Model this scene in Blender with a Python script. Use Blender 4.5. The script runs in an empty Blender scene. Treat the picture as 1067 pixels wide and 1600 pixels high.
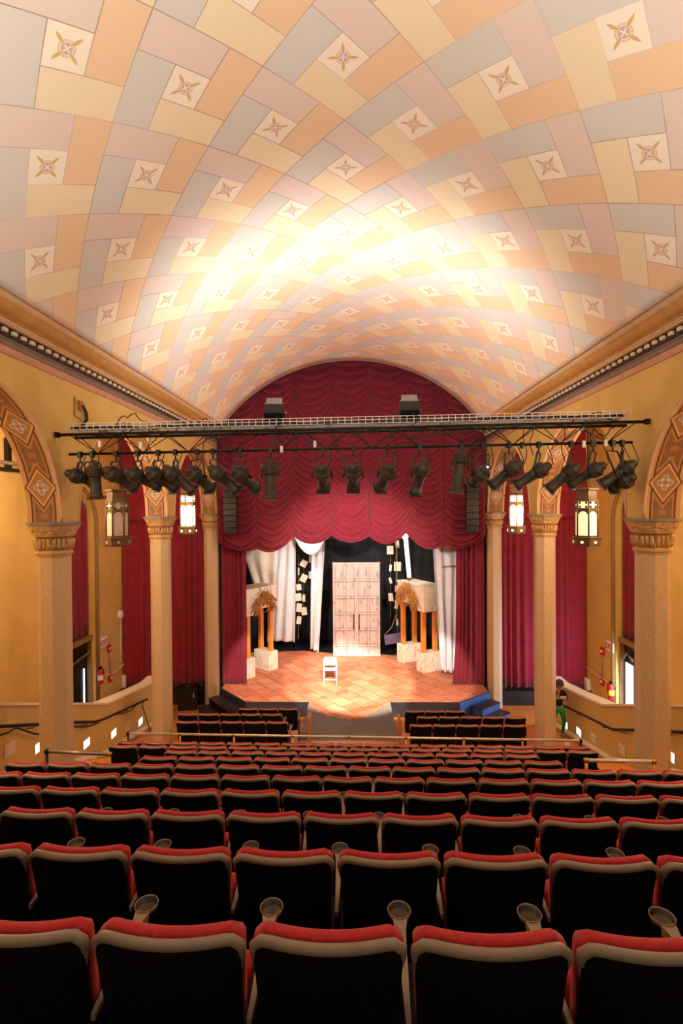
import bpy, bmesh, math, random
from mathutils import Vector, Matrix
random.seed(7)
PI = math.pi
S = bpy.context.scene
COL = S.collection
E = 6.8                      # eye height above the floor in front of the stage
F, YAW, PIT, ROL, CX = 782.4, -.0247, .0100, -.0072, .083

# ------------------------------------------------------------------ camera
_w = Vector((math.sin(YAW)*math.cos(PIT), math.cos(YAW)*math.cos(PIT), -math.sin(PIT)))
_r0 = Vector((math.cos(YAW), -math.sin(YAW), 0)); _u0 = _r0.cross(_w)
_r = _r0*math.cos(ROL) + _u0*math.sin(ROL); _u = -_r0*math.sin(ROL) + _u0*math.cos(ROL)
cd = bpy.data.cameras.new('camera'); cam = bpy.data.objects.new('camera', cd); COL.objects.link(cam)
cd.sensor_fit = 'VERTICAL'; cd.sensor_height = 36; cd.sensor_width = 24; cd.lens = F/1600*36
cd.clip_start = .05; cd.clip_end = 200
cam.matrix_world = Matrix(((_r.x, _u.x, -_w.x, CX), (_r.y, _u.y, -_w.y, 0), (_r.z, _u.z, -_w.z, E), (0, 0, 0, 1)))
S.camera = cam

def ray(px, py): return _w + _r*((px-533.5)/F) - _u*((py-800)/F)
def at(px, py, Y):
    d = ray(px, py); t = Y/d.y; return Vector((CX+d.x*t, Y, E+d.z*t))
def atx(px, py, X):
    d = ray(px, py); t = (X-CX)/d.x; return Vector((X, d.y*t, E+d.z*t))
def atz(px, py, h):
    d = ray(px, py); t = -h/d.z; return Vector((CX+d.x*t, d.y*t, E-h))
def project(p):
    d = Vector(p)-Vector((CX, 0, E)); z = d.dot(_w); return 533.5+F*d.dot(_r)/z, 800-F*d.dot(_u)/z

# ------------------------------------------------------------------ materials
def lin(c):
    return tuple(((x/255)/12.92 if x/255 <= .04045 else ((x/255+.055)/1.055)**2.4) for x in c[:3]) + (1,)
class X:                                             # tiny expression builder on math nodes
    nt = None
    def __init__(s, v): s.v = v
    def __add__(a, b): return mth('ADD', a, b)
    def __radd__(a, b): return mth('ADD', b, a)
    def __sub__(a, b): return mth('SUBTRACT', a, b)
    def __rsub__(a, b): return mth('SUBTRACT', b, a)
    def __mul__(a, b): return mth('MULTIPLY', a, b)
    def __rmul__(a, b): return mth('MULTIPLY', b, a)
    def __truediv__(a, b): return mth('DIVIDE', a, b)
    def __gt__(a, b): return mth('GREATER_THAN', a, b)
    def __lt__(a, b): return mth('LESS_THAN', a, b)
def mth(op, *a):
    n = X.nt.nodes.new('ShaderNodeMath'); n.operation = op
    for i, q in enumerate(a):
        if isinstance(q, X): X.nt.links.new(q.v, n.inputs[i])
        else: n.inputs[i].default_value = q
    return X(n.outputs[0])
def fabs(a): return mth('ABSOLUTE', a)
def fmin(a, b): return mth('MINIMUM', a, b)
def fmax(a, b): return mth('MAXIMUM', a, b)
def cmix(fac, a, b):
    n = X.nt.nodes.new('ShaderNodeMix'); n.data_type = 'RGBA'
    for i, q in ((0, fac), (6, a), (7, b)):
        if isinstance(q, X): X.nt.links.new(q.v, n.inputs[i])
        elif i == 0: n.inputs[0].default_value = q
        else: n.inputs[i].default_value = lin(q) if len(q) == 3 else q
    return X(n.outputs[2])
def base(name):
    m = bpy.data.materials.new(name); m.use_nodes = True; X.nt = m.node_tree
    return m, m.node_tree, m.node_tree.nodes['Principled BSDF']
def coords(kind='Object'):
    return X.nt.nodes.new('ShaderNodeTexCoord').outputs[kind]
def noise(scale, detail=3, stretch=None, vec=None):
    v = vec or coords()
    if stretch:
        mp = X.nt.nodes.new('ShaderNodeMapping'); mp.inputs['Scale'].default_value = stretch
        X.nt.links.new(v, mp.inputs[0]); v = mp.outputs[0]
    n = X.nt.nodes.new('ShaderNodeTexNoise'); n.inputs['Scale'].default_value = scale; n.inputs['Detail'].default_value = detail
    X.nt.links.new(v, n.inputs['Vector']); return X(n.outputs['Fac'])
def sep(sock):
    n = X.nt.nodes.new('ShaderNodeSeparateXYZ'); X.nt.links.new(sock, n.inputs[0]); return [X(o) for o in n.outputs]
def bump(bs, h, strength=.3, dist=.01):
    b = X.nt.nodes.new('ShaderNodeBump'); b.inputs['Strength'].default_value = strength; b.inputs['Distance'].default_value = dist
    X.nt.links.new(h.v, b.inputs['Height']); X.nt.links.new(b.outputs[0], bs.inputs['Normal'])
def M(name, col, rough=.6, metal=0, var=.12, scale=6, stretch=None, bmp=0, bscale=40, col2=None, sheen=0, emit=None, es=0, spec=.5):
    m, nt, bs = base(name)
    bs.inputs['Roughness'].default_value = rough; bs.inputs['Metallic'].default_value = metal
    bs.inputs['Specular IOR Level'].default_value = spec
    if emit:
        bs.inputs['Emission Color'].default_value = lin(emit); bs.inputs['Emission Strength'].default_value = es
    c2 = col2 or tuple(max(0, x*(1-var)) for x in col)
    n = noise(scale, 4, stretch)
    nt.links.new(cmix((n-.3)*2.2, c2, col).v, bs.inputs['Base Color'])
    if bmp: bump(bs, noise(bscale, 2), bmp, .004)
    if sheen: bs.inputs['Sheen Weight'].default_value = sheen
    return m
def G(name, col, rough=.5, metal=0): return M(name, col, rough, metal, var=.06)

m_wall = M('ochre wall paint', (222, 183, 102), .75, scale=1.3, var=.10, bmp=.06, bscale=60)
m_dado = M('lower ochre paint', (216, 186, 108), .6, scale=1.5, var=.06)
m_shaft = M('tan plaster', (216, 186, 144), .7, scale=24, var=.09, bmp=.05, bscale=70)
m_cap = M('gilded plaster', (224, 178, 114), .55, scale=14, var=.22, bmp=.15, bscale=50)
m_capdark = M('umber glaze plaster', (184, 130, 80), .6, scale=20, var=.25)
m_abacus = M('grey stone', (150, 138, 130), .7)
m_corn_tan = M('tan cornice paint', (226, 186, 140), .5, var=.08)
m_corn_gold = M('gold cornice paint', (202, 150, 78), .42, var=.10)
m_corn_pink = M('pink cornice paint', (206, 150, 122), .6, var=.08)
m_corn_grey = M('grey brown cornice paint', (140, 120, 104), .6, var=.08)
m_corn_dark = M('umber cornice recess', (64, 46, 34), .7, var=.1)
m_dentil = M('cream dentil paint', (222, 200, 170), .5, var=.05)
m_velvet = M('burgundy velvet', (136, 12, 42), .85, var=.2, scale=5, sheen=.15, bmp=.05, bscale=200)
m_velvet2 = M('dark burgundy velvet', (156, 16, 46), .85, var=.2, scale=4, sheen=.2)
m_blackcloth = M('black drape', (40, 38, 44), .9, var=.3, scale=2)
m_white = M('white muslin', (230, 228, 232), .8, var=.06, scale=3)
m_sheer = M('ivory muslin', (206, 188, 170), .8, var=.08, scale=3)
m_black = M('black metal', (26, 24, 22), .45, .3, var=.3)
m_dkmetal = M('worn black spotlight paint', (74, 65, 54), .5, .1, var=.35, scale=12)
m_steel = M('zinc steel', (170, 165, 158), .35, .8, var=.1)
m_tray = M('bright wire', (236, 230, 222), .5, 0, var=.06)
m_brass = M('brass', (200, 160, 80), .32, .85, var=.15)
m_rail = M('worn brushed rail', (232, 222, 200), .35, .35, var=.15, scale=9)
m_lens = M('spotlight lens', (90, 110, 130), .1, 0, var=.1)
m_seatfab = M('red seat moquette', (196, 30, 36), .85, var=.2, scale=30, sheen=.15, bmp=.2, bscale=260)
m_seatback = M('black woven back', (12, 8, 9), .85, var=.4, scale=60, bmp=.2, bscale=300, spec=.2)
m_trimp = M('beige plastic', (150, 130, 108), .5, var=.1)
m_plastic = M('black plastic', (16, 14, 14), .4, var=.2)
m_carpet = M('dark carpet', (34, 26, 24), .95, var=.3, scale=30)
m_wood = M('orange oak floor', (214, 140, 60), .4, col2=(190, 112, 42), scale=4, stretch=(8, 1, 1))
m_stageblk = M('black stage paint', (40, 38, 42), .4, var=.3, scale=3)
m_stagegray = M('grey stage paint', (124, 118, 116), .6, var=.1, scale=2)
m_bluelight = M('painted blue daylight', (60, 92, 150), .5, var=.15)  # blue daylight from the side door, put into the base colour
m_whitewood = M('cream cap paint', (236, 222, 196), .5, var=.04)
m_postor = M('orange post paint', (222, 146, 56), .5, col2=(196, 112, 36), scale=9, stretch=(3, 3, .6))
m_straw = M('dry straw', (206, 146, 66), .8, col2=(150, 92, 34), scale=30)
m_paper = M('aged paper', (240, 226, 204), .8, var=.08, scale=8)
m_cord = M('jute cord', (150, 120, 90), .9)
m_purple = M('lilac board', (118, 100, 142), .6, var=.1)
m_bronze = M('lantern bronze', (122, 92, 62), .5, .35, var=.25, scale=14)
m_red = M('alarm red', (206, 30, 30), .4, var=.1)
m_yellow = M('label yellow', (232, 196, 50), .5)
m_offwhite = M('off white plastic', (236, 230, 220), .5, var=.04)
m_exitred = M('sign red', (214, 56, 50), .5)
m_chairw = M('ivory folding chair', (222, 212, 200), .4, var=.03)
m_skin = M('skin', (196, 128, 92), .6, var=.08)
m_top = M('black top', (22, 20, 22), .9, var=.3)
m_green = M('green leggings', (0, 158, 88), .7, var=.1)
m_cap2 = M('olive grey cap', (62, 58, 50), .9, var=.15)
m_hair = M('dark hair', (32, 22, 18), .7)
m_shoe = M('brown sandals', (120, 70, 45), .7)
m_trimwood = M('olive brown trim', (150, 118, 62), .5, var=.1)
m_cable = M('black cable', (24, 22, 22), .6)

def glow(name, col, strength, under=(240, 230, 210)):
    m, nt, bs = base(name); bs.inputs['Base Color'].default_value = lin(under)
    n = noise(8, 1)
    nt.links.new(cmix((n-.4)*.6, col, tuple(min(255, c+6) for c in col)).v, bs.inputs['Emission Color'])
    bs.inputs['Emission Strength'].default_value = strength; bs.inputs['Roughness'].default_value = .4
    return m
m_glow_hi = glow('lit lantern glass', (255, 226, 176), 4.5)
m_glow_lo = glow('dim lantern glass', (255, 226, 160), .75, (235, 220, 190))
m_glass_off = M('unlit lantern glass', (206, 186, 164), .35, var=.08)
m_step_on = glow('lit step light lens', (255, 232, 200), 3.0)
m_step_off = M('unlit step light lens', (232, 214, 188), .4, var=.05)
m_bulb = glow('lamp filament', (255, 240, 225), 120)
m_day = glow('daylight pane', (196, 222, 255), 2.6)
m_daylo = glow('faint daylight pane', (90, 140, 210), 1.4)

m_seam = M('grey seam paint', (150, 130, 122), .8)
m_floodface = glow('floodlight lamp face', (255, 236, 205), .5, (200, 190, 170))
def ceiling_mat():
    m, nt, bs = base('painted ceiling panels'); bs.inputs['Roughness'].default_value = .7
    uv = nt.nodes.new('ShaderNodeUVMap'); s, q, _ = sep(uv.outputs[0])
    L = 1.678/math.sqrt(2); k = 1/(L*math.sqrt(2))
    fx = (mth('FRACT', (s+q)*k+.5)-.5)*3; fy = (mth('FRACT', (s-q)*k+.5)-.5)*3
    pink = (fy > .5)*(fx < .5); orange = (fx > .5)*(fy > -.5); cream = (fy < -.5)*(fx > -.5); blue = (fx < -.5)*(fy < .5)
    c = cmix(pink, (248, 238, 220), (229, 212, 202))
    c = cmix(orange, c, (238, 206, 170)); c = cmix(cream, c, (242, 225, 192)); c = cmix(blue, c, (217, 214, 207))
    # medallion motif
    med = (fabs(fx) < .5)*(fabs(fy) < .5)
    r = mth('SQRT', fx*fx+fy*fy)
    g1 = fabs(fx+fy)*.7071; g2 = fabs(fx-fy)*.7071; mx = fmax(g1, g2); mn = fmin(g1, g2)
    t = (mx-.26)/.17
    leaf = (mn < (1-t*t)*.042)*med
    ring = (r > .155)*(r < .205)*(mth('COSINE', mth('ARCTAN2', fy, fx)*28.0) > -.15)*med
    petal = (r < .135)*(mn > .018)*med
    c = cmix(petal, c, (214, 180, 176)); c = cmix(ring, c, (222, 156, 124)); c = cmix(leaf, c, (216, 182, 118))
    # joints
    def seg(d, cut): return d+cut*9.0
    d = fmin(fmin(seg(fabs(fy-.5), fx > .5), seg(fabs(fx-.5), fy < -.5)), fmin(seg(fabs(fy+.5), fx < -.5), seg(fabs(fx+.5), fy > .5)))
    d = fmin(d, fmin(1.5-fabs(fx), 1.5-fabs(fy)))
    n = noise(.5, 3)
    line = (d < .013)*mth('MINIMUM', .10+fmax(n-.38, 0.0)*2.6, .7)
    c = cmix(line, c, (120, 92, 70))
    c = cmix((noise(1.7, 4)-.5)*.25+.03, c, (214, 190, 160))
    nt.links.new(c.v, bs.inputs['Base Color'])
    return m
def soffit_mat():
    m, nt, bs = base('painted arch soffit'); bs.inputs['Roughness'].default_value = .6
    uv = nt.nodes.new('ShaderNodeUVMap'); a, v, _ = sep(uv.outputs[0])
    P = 1.028
    t = (mth('FRACT', (a-.56)/P+.5)-.5)*P; c = (v-.5)*2; ac = fabs(c)
    d = fabs(t)/.285+ac/.80
    col = cmix(ac < .74, (200, 152, 104), (104, 66, 38))
    col = cmix(ac < .62, col, (176, 124, 70))
    n = noise(22, 2)
    inner = (ac < .52)*(d > 1.42)
    col = cmix(inner, col, (136, 92, 54)); col = cmix(inner*(n > .58), col, (148, 102, 68))
    col = cmix(inner*(ac < .2)*(mth('SINE', a*38.0) > .1), col, (170, 112, 72))
    col = cmix(inner*(ac > .36)*(mth('SINE', a*20.0) > .6), col, (112, 94, 58))
    col = cmix(d < 1.22, col, (100, 62, 36)); col = cmix(d < 1.08, col, (208, 164, 112)); col = cmix(d < .92, col, (168, 118, 64))
    x = c*.27
    def disc(cx, cy, r): 
        dx = t-cx; dy = x-cy; return mth('SQRT', dx*dx+dy*dy) < r
    pet = None
    for sx, sy in ((.078, 0), (-.078, 0), (0, .078), (0, -.078)):
        q = disc(sx, sy, .046); col = cmix(q, col, (196, 184, 172)); col = cmix(disc(sx*.98, sy*.98, .033), col, (150, 144, 144))
    for sx in (.045, -.045):
        for sy in (.045, -.045): col = cmix(disc(sx, sy, .02), col, (214, 196, 170))
    col = cmix(disc(0, 0, .036), col, (196, 106, 30))
    nt.links.new(col.v, bs.inputs['Base Color']); return m
def tile_mat():
    m, nt, bs = base('painted terracotta tiles'); bs.inputs['Roughness'].default_value = .55
    mp = nt.nodes.new('ShaderNodeMapping'); mp.inputs['Rotation'].default_value = (0, 0, math.radians(52))
    nt.links.new(coords(), mp.inputs[0])
    b = nt.nodes.new('ShaderNodeTexBrick'); nt.links.new(mp.outputs[0], b.inputs['Vector'])
    b.inputs['Color1'].default_value = lin((212, 130, 92)); b.inputs['Color2'].default_value = lin((186, 96, 64)); b.inputs['Mortar'].default_value = lin((128, 74, 54))
    b.inputs['Scale'].default_value = 1; b.inputs['Mortar Size'].default_value = .016; b.inputs['Brick Width'].default_value = .62; b.inputs['Row Height'].default_value = .5
    b.inputs['Mortar Smooth'].default_value = .3
    n = noise(3.2, 5); n2 = noise(1.1, 3)
    c = cmix((n-.35)*1.0, X(b.outputs['Color']), (214, 142, 106))
    c = cmix((n2 > .66)*.5, c, (168, 70, 40))
    # dark joints where tile corners meet
    nv = noise(2.6, 1, vec=mp.outputs[0])
    c = cmix(X(b.outputs['Fac'])*(nv > .52)*.8, c, (60, 48, 46))
    nt.links.new(c.v, bs.inputs['Base Color']); return m
def plank_mat():
    m, nt, bs = base('whitewashed planks'); bs.inputs['Roughness'].default_value = .7
    n = noise(1.6, 6, (5, 5, .7)); n2 = noise(1.6, 4); n3 = noise(2.6, 5, (2.5, 2.5, 1))
    c = cmix((n-.35)*1.8, (196, 174, 164), (158, 138, 134)); c = cmix((n2-.45)*1.2, c, (206, 178, 152)); c = cmix((n3 > .60)*.5, c, (112, 98, 98))
    nt.links.new(c.v, bs.inputs['Base Color']); return m
def ruin_mat():
    m, nt, bs = base('aged plaster block'); bs.inputs['Roughness'].default_value = .75
    n = noise(2.5, 5); n2 = noise(6, 5, (3, 3, .6))
    c = cmix((n-.4)*2, (232, 214, 190), (196, 180, 170)); c = cmix((n2 > .63)*.7, c, (120, 84, 62)); c = cmix((noise(4, 3) > .64)*.5, c, (226, 170, 90))
    nt.links.new(c.v, bs.inputs['Base Color']); return m
m_ceil, m_soffit, m_tile, m_plank, m_ruin = ceiling_mat(), soffit_mat(), tile_mat(), plank_mat(), ruin_mat()

# ------------------------------------------------------------------ mesh builder
ORIG = {}
class MB:
    def __init__(s): s.v = []; s.f = []; s.sm = []; s.mi = []; s.uv = []; s.hasuv = False
    def add(s, vs, fs, smooth=False, mi=0, uv=None):
        o = len(s.v); s.v += [Vector(p) for p in vs]
        s.uv += uv if uv else [(0, 0)]*len(vs)
        if uv: s.hasuv = True
        for f in fs: s.f.append([i+o for i in f]); s.sm.append(smooth); s.mi.append(mi)
        return s
    def box(s, x0, x1, y0, y1, z0, z1, mi=0):
        return s.add([(x, y, z) for z in (z0, z1) for y in (y0, y1) for x in (x0, x1)],
                     [(0, 2, 3, 1), (4, 5, 7, 6), (0, 1, 5, 4), (2, 6, 7, 3), (0, 4, 6, 2), (1, 3, 7, 5)], mi=mi)
    def obox(s, c, ax, ay, az, mi=0):
        c, ax, ay, az = map(Vector, (c, ax, ay, az))
        return s.add([c+ax*i+ay*j+az*k for k in (-1, 1) for j in (-1, 1) for i in (-1, 1)],
                     [(0, 2, 3, 1), (4, 5, 7, 6), (0, 1, 5, 4), (2, 6, 7, 3), (0, 4, 6, 2), (1, 3, 7, 5)], mi=mi)
    def prism(s, poly, z0, z1, mi=0):
        n = len(poly)
        z0 = z0 if isinstance(z0, (list, tuple)) else [z0]*n; z1 = z1 if isinstance(z1, (list, tuple)) else [z1]*n
        vs = [(x, y, z0[i]) for i, (x, y) in enumerate(poly)]+[(x, y, z1[i]) for i, (x, y) in enumerate(poly)]
        return s.add(vs, [tuple(range(n))[::-1], tuple(range(n, 2*n))]+[(i, (i+1) % n, n+(i+1) % n, n+i) for i in range(n)], mi=mi)
    def tube(s, pts, r, n=8, mi=0, closed=False, flat=None):
        pts = [Vector(p) for p in pts]; m = len(pts); rs = r if isinstance(r, (list, tuple)) else [r]*m
        up = None; rings = []
        for i, p in enumerate(pts):
            a = pts[(i-1) % m] if (closed or i > 0) else p; b = pts[(i+1) % m] if (closed or i < m-1) else p
            t = (b-a).normalized()
            if up is None: up = Vector((0, 0, 1)) if abs(t.z) < .9 else Vector((0, 1, 0))
            up = (up-t*up.dot(t)).normalized(); sd = t.cross(up)
            k = flat or 1
            rings.append([p+(up*math.cos(2*PI*j/n)*k+sd*math.sin(2*PI*j/n))*rs[i] for j in range(n)])
        vs = [q for R in rings for q in R]; fs = []
        for i in range(m if closed else m-1):
            a = i*n; b = ((i+1) % m)*n
            fs += [(a+j, a+(j+1) % n, b+(j+1) % n, b+j) for j in range(n)]
        if not closed: fs += [tuple(range(n))[::-1], tuple(range((m-1)*n, m*n))]
        return s.add(vs, fs, n > 5, mi)
    def lathe(s, prof, n=24, mat=None, mi=0, smooth=True, a0=0, caps=True):
        mat = mat or Matrix()
        vs = [mat @ Vector((r*math.cos(a0+2*PI*j/n), r*math.sin(a0+2*PI*j/n), z)) for r, z in prof for j in range(n)]
        fs = [(i*n+j, i*n+(j+1) % n, (i+1)*n+(j+1) % n, (i+1)*n+j) for i in range(len(prof)-1) for j in range(n)]
        if caps: fs += [tuple(range(n))[::-1], tuple(range((len(prof)-1)*n, len(prof)*n))]
        return s.add(vs, fs, smooth, mi)
    def grid(s, fn, nu, nv, smooth=True, uvf=None, mi=0):
        vs = [fn(i/nu, j/nv) for j in range(nv+1) for i in range(nu+1)]
        uv = [uvf(i/nu, j/nv) for j in range(nv+1) for i in range(nu+1)] if uvf else None
        w = nu+1
        return s.add(vs, [(j*w+i, j*w+i+1, (j+1)*w+i+1, (j+1)*w+i) for j in range(nv) for i in range(nu)], smooth, mi, uv)
    def ball(s, c, r, n=10, sc=(1, 1, 1), mi=0):
        c = Vector(c); m = n//2+1
        vs = []; 
        for i in range(m+1):
            th = PI*i/m
            for j in range(n):
                ph = 2*PI*j/n; vs.append(c+Vector((r*sc[0]*math.sin(th)*math.cos(ph), r*sc[1]*math.sin(th)*math.sin(ph), r*sc[2]*math.cos(th))))
        return s.add(vs, [(i*n+j, (i+1)*n+j, (i+1)*n+(j+1) % n, i*n+(j+1) % n) for i in range(m) for j in range(n)], True, mi)
    def build(s, name, mats, parent=None, org=None, solid=0, bev=0):
        if org is None: org = ORIG.get(parent.name, Vector()) if parent else Vector()
        org = Vector(org)
        me = bpy.data.meshes.new(name); me.from_pydata([v-org for v in s.v], [], s.f)
        for m in (mats if isinstance(mats, (list, tuple)) else [mats]): me.materials.append(m)
        me.polygons.foreach_set('use_smooth', s.sm); me.polygons.foreach_set('material_index', s.mi)
        if s.hasuv:
            l = me.uv_layers.new(name='UVMap')
            for lp in me.loops: l.data[lp.index].uv = s.uv[lp.vertex_index]
        if not solid:
            bm = bmesh.new(); bm.from_mesh(me); bmesh.ops.recalc_face_normals(bm, faces=bm.faces); bm.to_mesh(me); bm.free()
        o = bpy.data.objects.new(name, me); COL.objects.link(o)
        if parent: o.parent = parent
        else: o.location = org
        ORIG[o.name] = org
        if solid:
            md = o.modifiers.new('Solidify', 'SOLIDIFY'); md.thickness = solid; md.offset = 0
        if bev:
            md = o.modifiers.new('Bevel', 'BEVEL'); md.width = bev; md.segments = 2; md.limit_method = 'ANGLE'; md.angle_limit = .6
        return o
def tag(o, label=None, cat=None, group=None, kind=None):
    if label: o['label'] = label
    if cat: o['category'] = cat
    if group: o['group'] = group
    if kind: o['kind'] = kind
    return o
def thing(name, label, cat, loc=(0, 0, 0), group=None):
    o = bpy.data.objects.new(name, None); COL.objects.link(o); o.location = loc; o.empty_display_size = .1
    ORIG[o.name] = Vector(loc); return tag(o, label, cat, group)
def single(name, mb, m, label, cat, group=None, **k):
    xs = [v.x for v in mb.v]; ys = [v.y for v in mb.v]; zs = [v.z for v in mb.v]
    return tag(mb.build(name, m, None, ((min(xs)+max(xs))/2, (min(ys)+max(ys))/2, min(zs)), **k), label, cat, group)
def struct(name, mb, m, **k): return tag(mb.build(name, m, **k), kind='structure')
def dup(root, loc, rotz, label):
    r = root.copy(); COL.objects.link(r); r.location = loc; r.rotation_euler = (0, 0, rotz); r['label'] = label
    for ch in list(root.children):
        c = ch.copy(); COL.objects.link(c); c.parent = r
        for g in list(ch.children):
            d = g.copy(); COL.objects.link(d); d.parent = c
    return r
ORD = ['zeroth', 'first', 'second', 'third', 'fourth', 'fifth', 'sixth', 'seventh', 'eighth', 'ninth', 'tenth', 'eleventh', 'twelfth', 'thirteenth',
       'fourteenth', 'fifteenth', 'sixteenth', 'seventeenth', 'eighteenth', 'nineteenth', 'twentieth', 'twenty-first', 'twenty-second']
SIDE = {-1: 'left', 1: 'right'}

# ------------------------------------------------------------------ room shell
XW, XO = 4.53, 5.07                 # nave wall inner and outer faces
XC = 4.8; COLY = [3.555, 8.037, 12.519, 17.0]; HC = .209   # columns, capital tops below the eye
RV = 5.14; ZV = E-.486              # vault radius and centre height
YV = 15.85
FLS = .185
def hfloor(y): return min(6.8, 5.73+FLS*(y-11.2))
XOUT = 8.1

# vault
sm = RV*math.asin(4.075/RV)
mb = MB(); ny = 44
mb.grid(lambda a, b: (RV*math.sin((2*a-1)*sm/RV), -3+b*(YV+3), ZV+RV*math.cos((2*a-1)*sm/RV)), 96, ny,
        uvf=lambda a, b: ((2*a-1)*sm-.005, -3+b*(YV+3)-5.2147))
struct('ceiling', mb, m_ceil, solid=.03)
# lip at the stage end of the vault
mb = MB(); n = 60
mb.tube([(RV*.998*math.sin(t), YV, ZV+RV*.998*math.cos(t)) for t in [(-1+2*i/n)*sm/RV for i in range(n+1)]], .03, 6)
struct('trim_arch', mb, m_corn_grey)
# little brackets along the lip
# cornices
for sd in (-1, 1):
    def sweep(prof, mb=None):
        mb = mb or MB()
        for (x0, z0), (x1, z1) in zip(prof[:-1], prof[1:]):
            mb.add([(sd*x0, -3, E+z0), (sd*x0, YV+1.1, E+z0), (sd*x1, YV+1.1, E+z1), (sd*x1, -3, E+z1)], [(0, 1, 2, 3)])
        return mb
    root = struct('trim_%d' % (1 if sd < 0 else 2), sweep([(4.18, 2.575), (4.155, 2.58), (4.125, 2.60), (4.11, 2.635), (4.115, 2.66), (4.085, 2.665), (4.065, 2.68), (4.05, 2.72), (4.06, 2.76), (4.62, 2.61)]), m_corn_tan)
    cv = [(4.32, 2.435), (4.31, 2.45)]+[(4.31-.13*math.sin(t)**1.2, 2.46+.115*(1-math.cos(t))) for t in [PI/2*i/8 for i in range(9)]]
    sweep(cv).build('cove', m_corn_gold, root)
    sweep([(4.40, 2.375), (4.35, 2.38), (4.35, 2.40), (4.325, 2.405), (4.325, 2.43), (4.335, 2.44)]).build('fillet', m_corn_tan, root)
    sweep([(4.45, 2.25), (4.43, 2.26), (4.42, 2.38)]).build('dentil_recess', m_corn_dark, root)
    dm = MB(); y = 3.0
    while y < YV+1.0:
        dm.box(sd*4.375, sd*4.425, y, y+.085, E+2.295, E+2.35); y += .185
    dm.build('dentil_band', m_dentil, root, bev=.012)
    sweep([(4.50, 2.165), (4.485, 2.17), (4.47, 2.20), (4.47, 2.225), (4.445, 2.235), (4.445, 2.265)]).build('grey_band', m_corn_grey, root)
    sweep([(4.53, 2.065), (4.51, 2.065), (4.50, 2.09), (4.50, 2.165)]).build('pink_band', m_corn_pink, root)

# nave walls with arches
RA = 1.99; ZS = E-HC
for sd in (-1, 1):
    top = E+2.6
    faces = MB(); xi, xo = sd*XW, sd*XO
    for x in (xi, xo):
        # solid behind the viewer
        faces.add([(x, -3, 0), (x, COLY[0]+.25, 0), (x, COLY[0]+.25, top), (x, -3, top)], [(0, 1, 2, 3)])
        for a, b in zip(COLY[:-1], COLY[1:]):
            c = (a+b)/2; n = 40
            pts = [(c-RA*math.cos(PI*i/n), ZS+RA*math.sin(PI*i/n)) for i in range(n+1)]
            vs = [(x, y, z) for y, z in pts]+[(x, y, top) for y, z in pts]
            faces.add(vs, [(i, i+1, n+2+i, n+1+i) for i in range(n)])
        for yy in COLY[1:]:
            y1 = yy+.2505
            faces.add([(x, yy-.2505, ZS), (x, y1, ZS), (x, y1, top), (x, yy-.2505, top)], [(0, 1, 2, 3)])
    for yy in COLY[1:]:
        faces.add([(xi, yy-.25, ZS), (xo, yy-.25, ZS), (xo, yy+.25, ZS), (xi, yy+.25, ZS)], [(0, 1, 2, 3)])
    yy = COLY[-1]+.2505
    faces.add([(xi, yy, ZS), (xo, yy, ZS), (xo, yy, top), (xi, yy, top)], [(0, 1, 2, 3)])
    wl = struct('wall_%s' % SIDE[sd], faces, m_wall)
    for a, b in zip(COLY[:-1], COLY[1:]):
        c = (a+b)/2; sf = MB()
        sf.grid(lambda u, v: (xi+(xo-xi)*v, c-(RA-.002)*math.cos(PI*u), ZS+(RA-.002)*math.sin(PI*u)), 64, 8, uvf=lambda u, v: (u*PI*RA, v))
        sf.build('arch_soffit', m_soffit, wl)
        for x in (xi,):
            ed = MB(); ed.tube([(x, c-RA*math.cos(PI*i/48), ZS+RA*math.sin(PI*i/48)) for i in range(49)], .022, 6)
            ed.build('arch_moulding', m_corn_tan, wl)
    # aisle ceiling
    mb = MB(); mb.box(min(xo, sd*8.3), max(xo, sd*8.3), -3, 17.6, top, top+.05); struct('ceiling_aisle_%s' % SIDE[sd], mb, m_wall)
    # outer wall with arched door niche
    cy, rw, zs = 14.45, 1.1, E-.5; ow = MB(); x = sd*XOUT
    ow.add([(x, -3, 0), (x, cy-rw, 0), (x, cy-rw, top), (x, -3, top)], [(0, 1, 2, 3)])
    ow.add([(x, cy+rw, 0), (x, 17.6, 0), (x, 17.6, top), (x, cy+rw, top)], [(0, 1, 2, 3)])
    n = 24; pts = [(cy-rw, 0)]*0+[(cy-rw*math.cos(PI*i/n), zs+rw*math.sin(PI*i/n)) for i in range(n+1)]
    ow.add([(x, y, z) for y, z in pts]+[(x, y, top) for y, z in pts], [(i, i+1, n+2+i, n+1+i) for i in range(n)])
    prof = [(cy-rw, 0)]+pts+[(cy+rw, 0)]
    x2 = sd*(XOUT+.34)
    ow.add([(x, y, z) for y, z in prof]+[(x2, y, z) for y, z in prof], [(i, i+1, len(prof)+i+1, len(prof)+i) for i in range(len(prof)-1)])
    ow.box(min(x2, x2+sd*.05), max(x2, x2+sd*.05), cy-rw-.2, cy+rw+.2, 0, zs+rw+.2)
    wo = struct('wall_outer_%s' % SIDE[sd], ow, m_wall)
    tr = MB(); k = [(cy-rw-.09, .0)]+[(cy-(rw+.09)*math.cos(PI*i/n), zs+(rw+.09)*math.sin(PI*i/n)) for i in range(n+1)]+[(cy+rw+.09, .0)]
    for (ya, za), (yb, zb) in zip(k[:-1], k[1:]):
        pass
    tr.tube([(x-sd*.02, y, z) for y, z in k], .07, 8); 
    struct('window_%d' % (1 if sd < 0 else 2), tr, m_trimwood)
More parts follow.
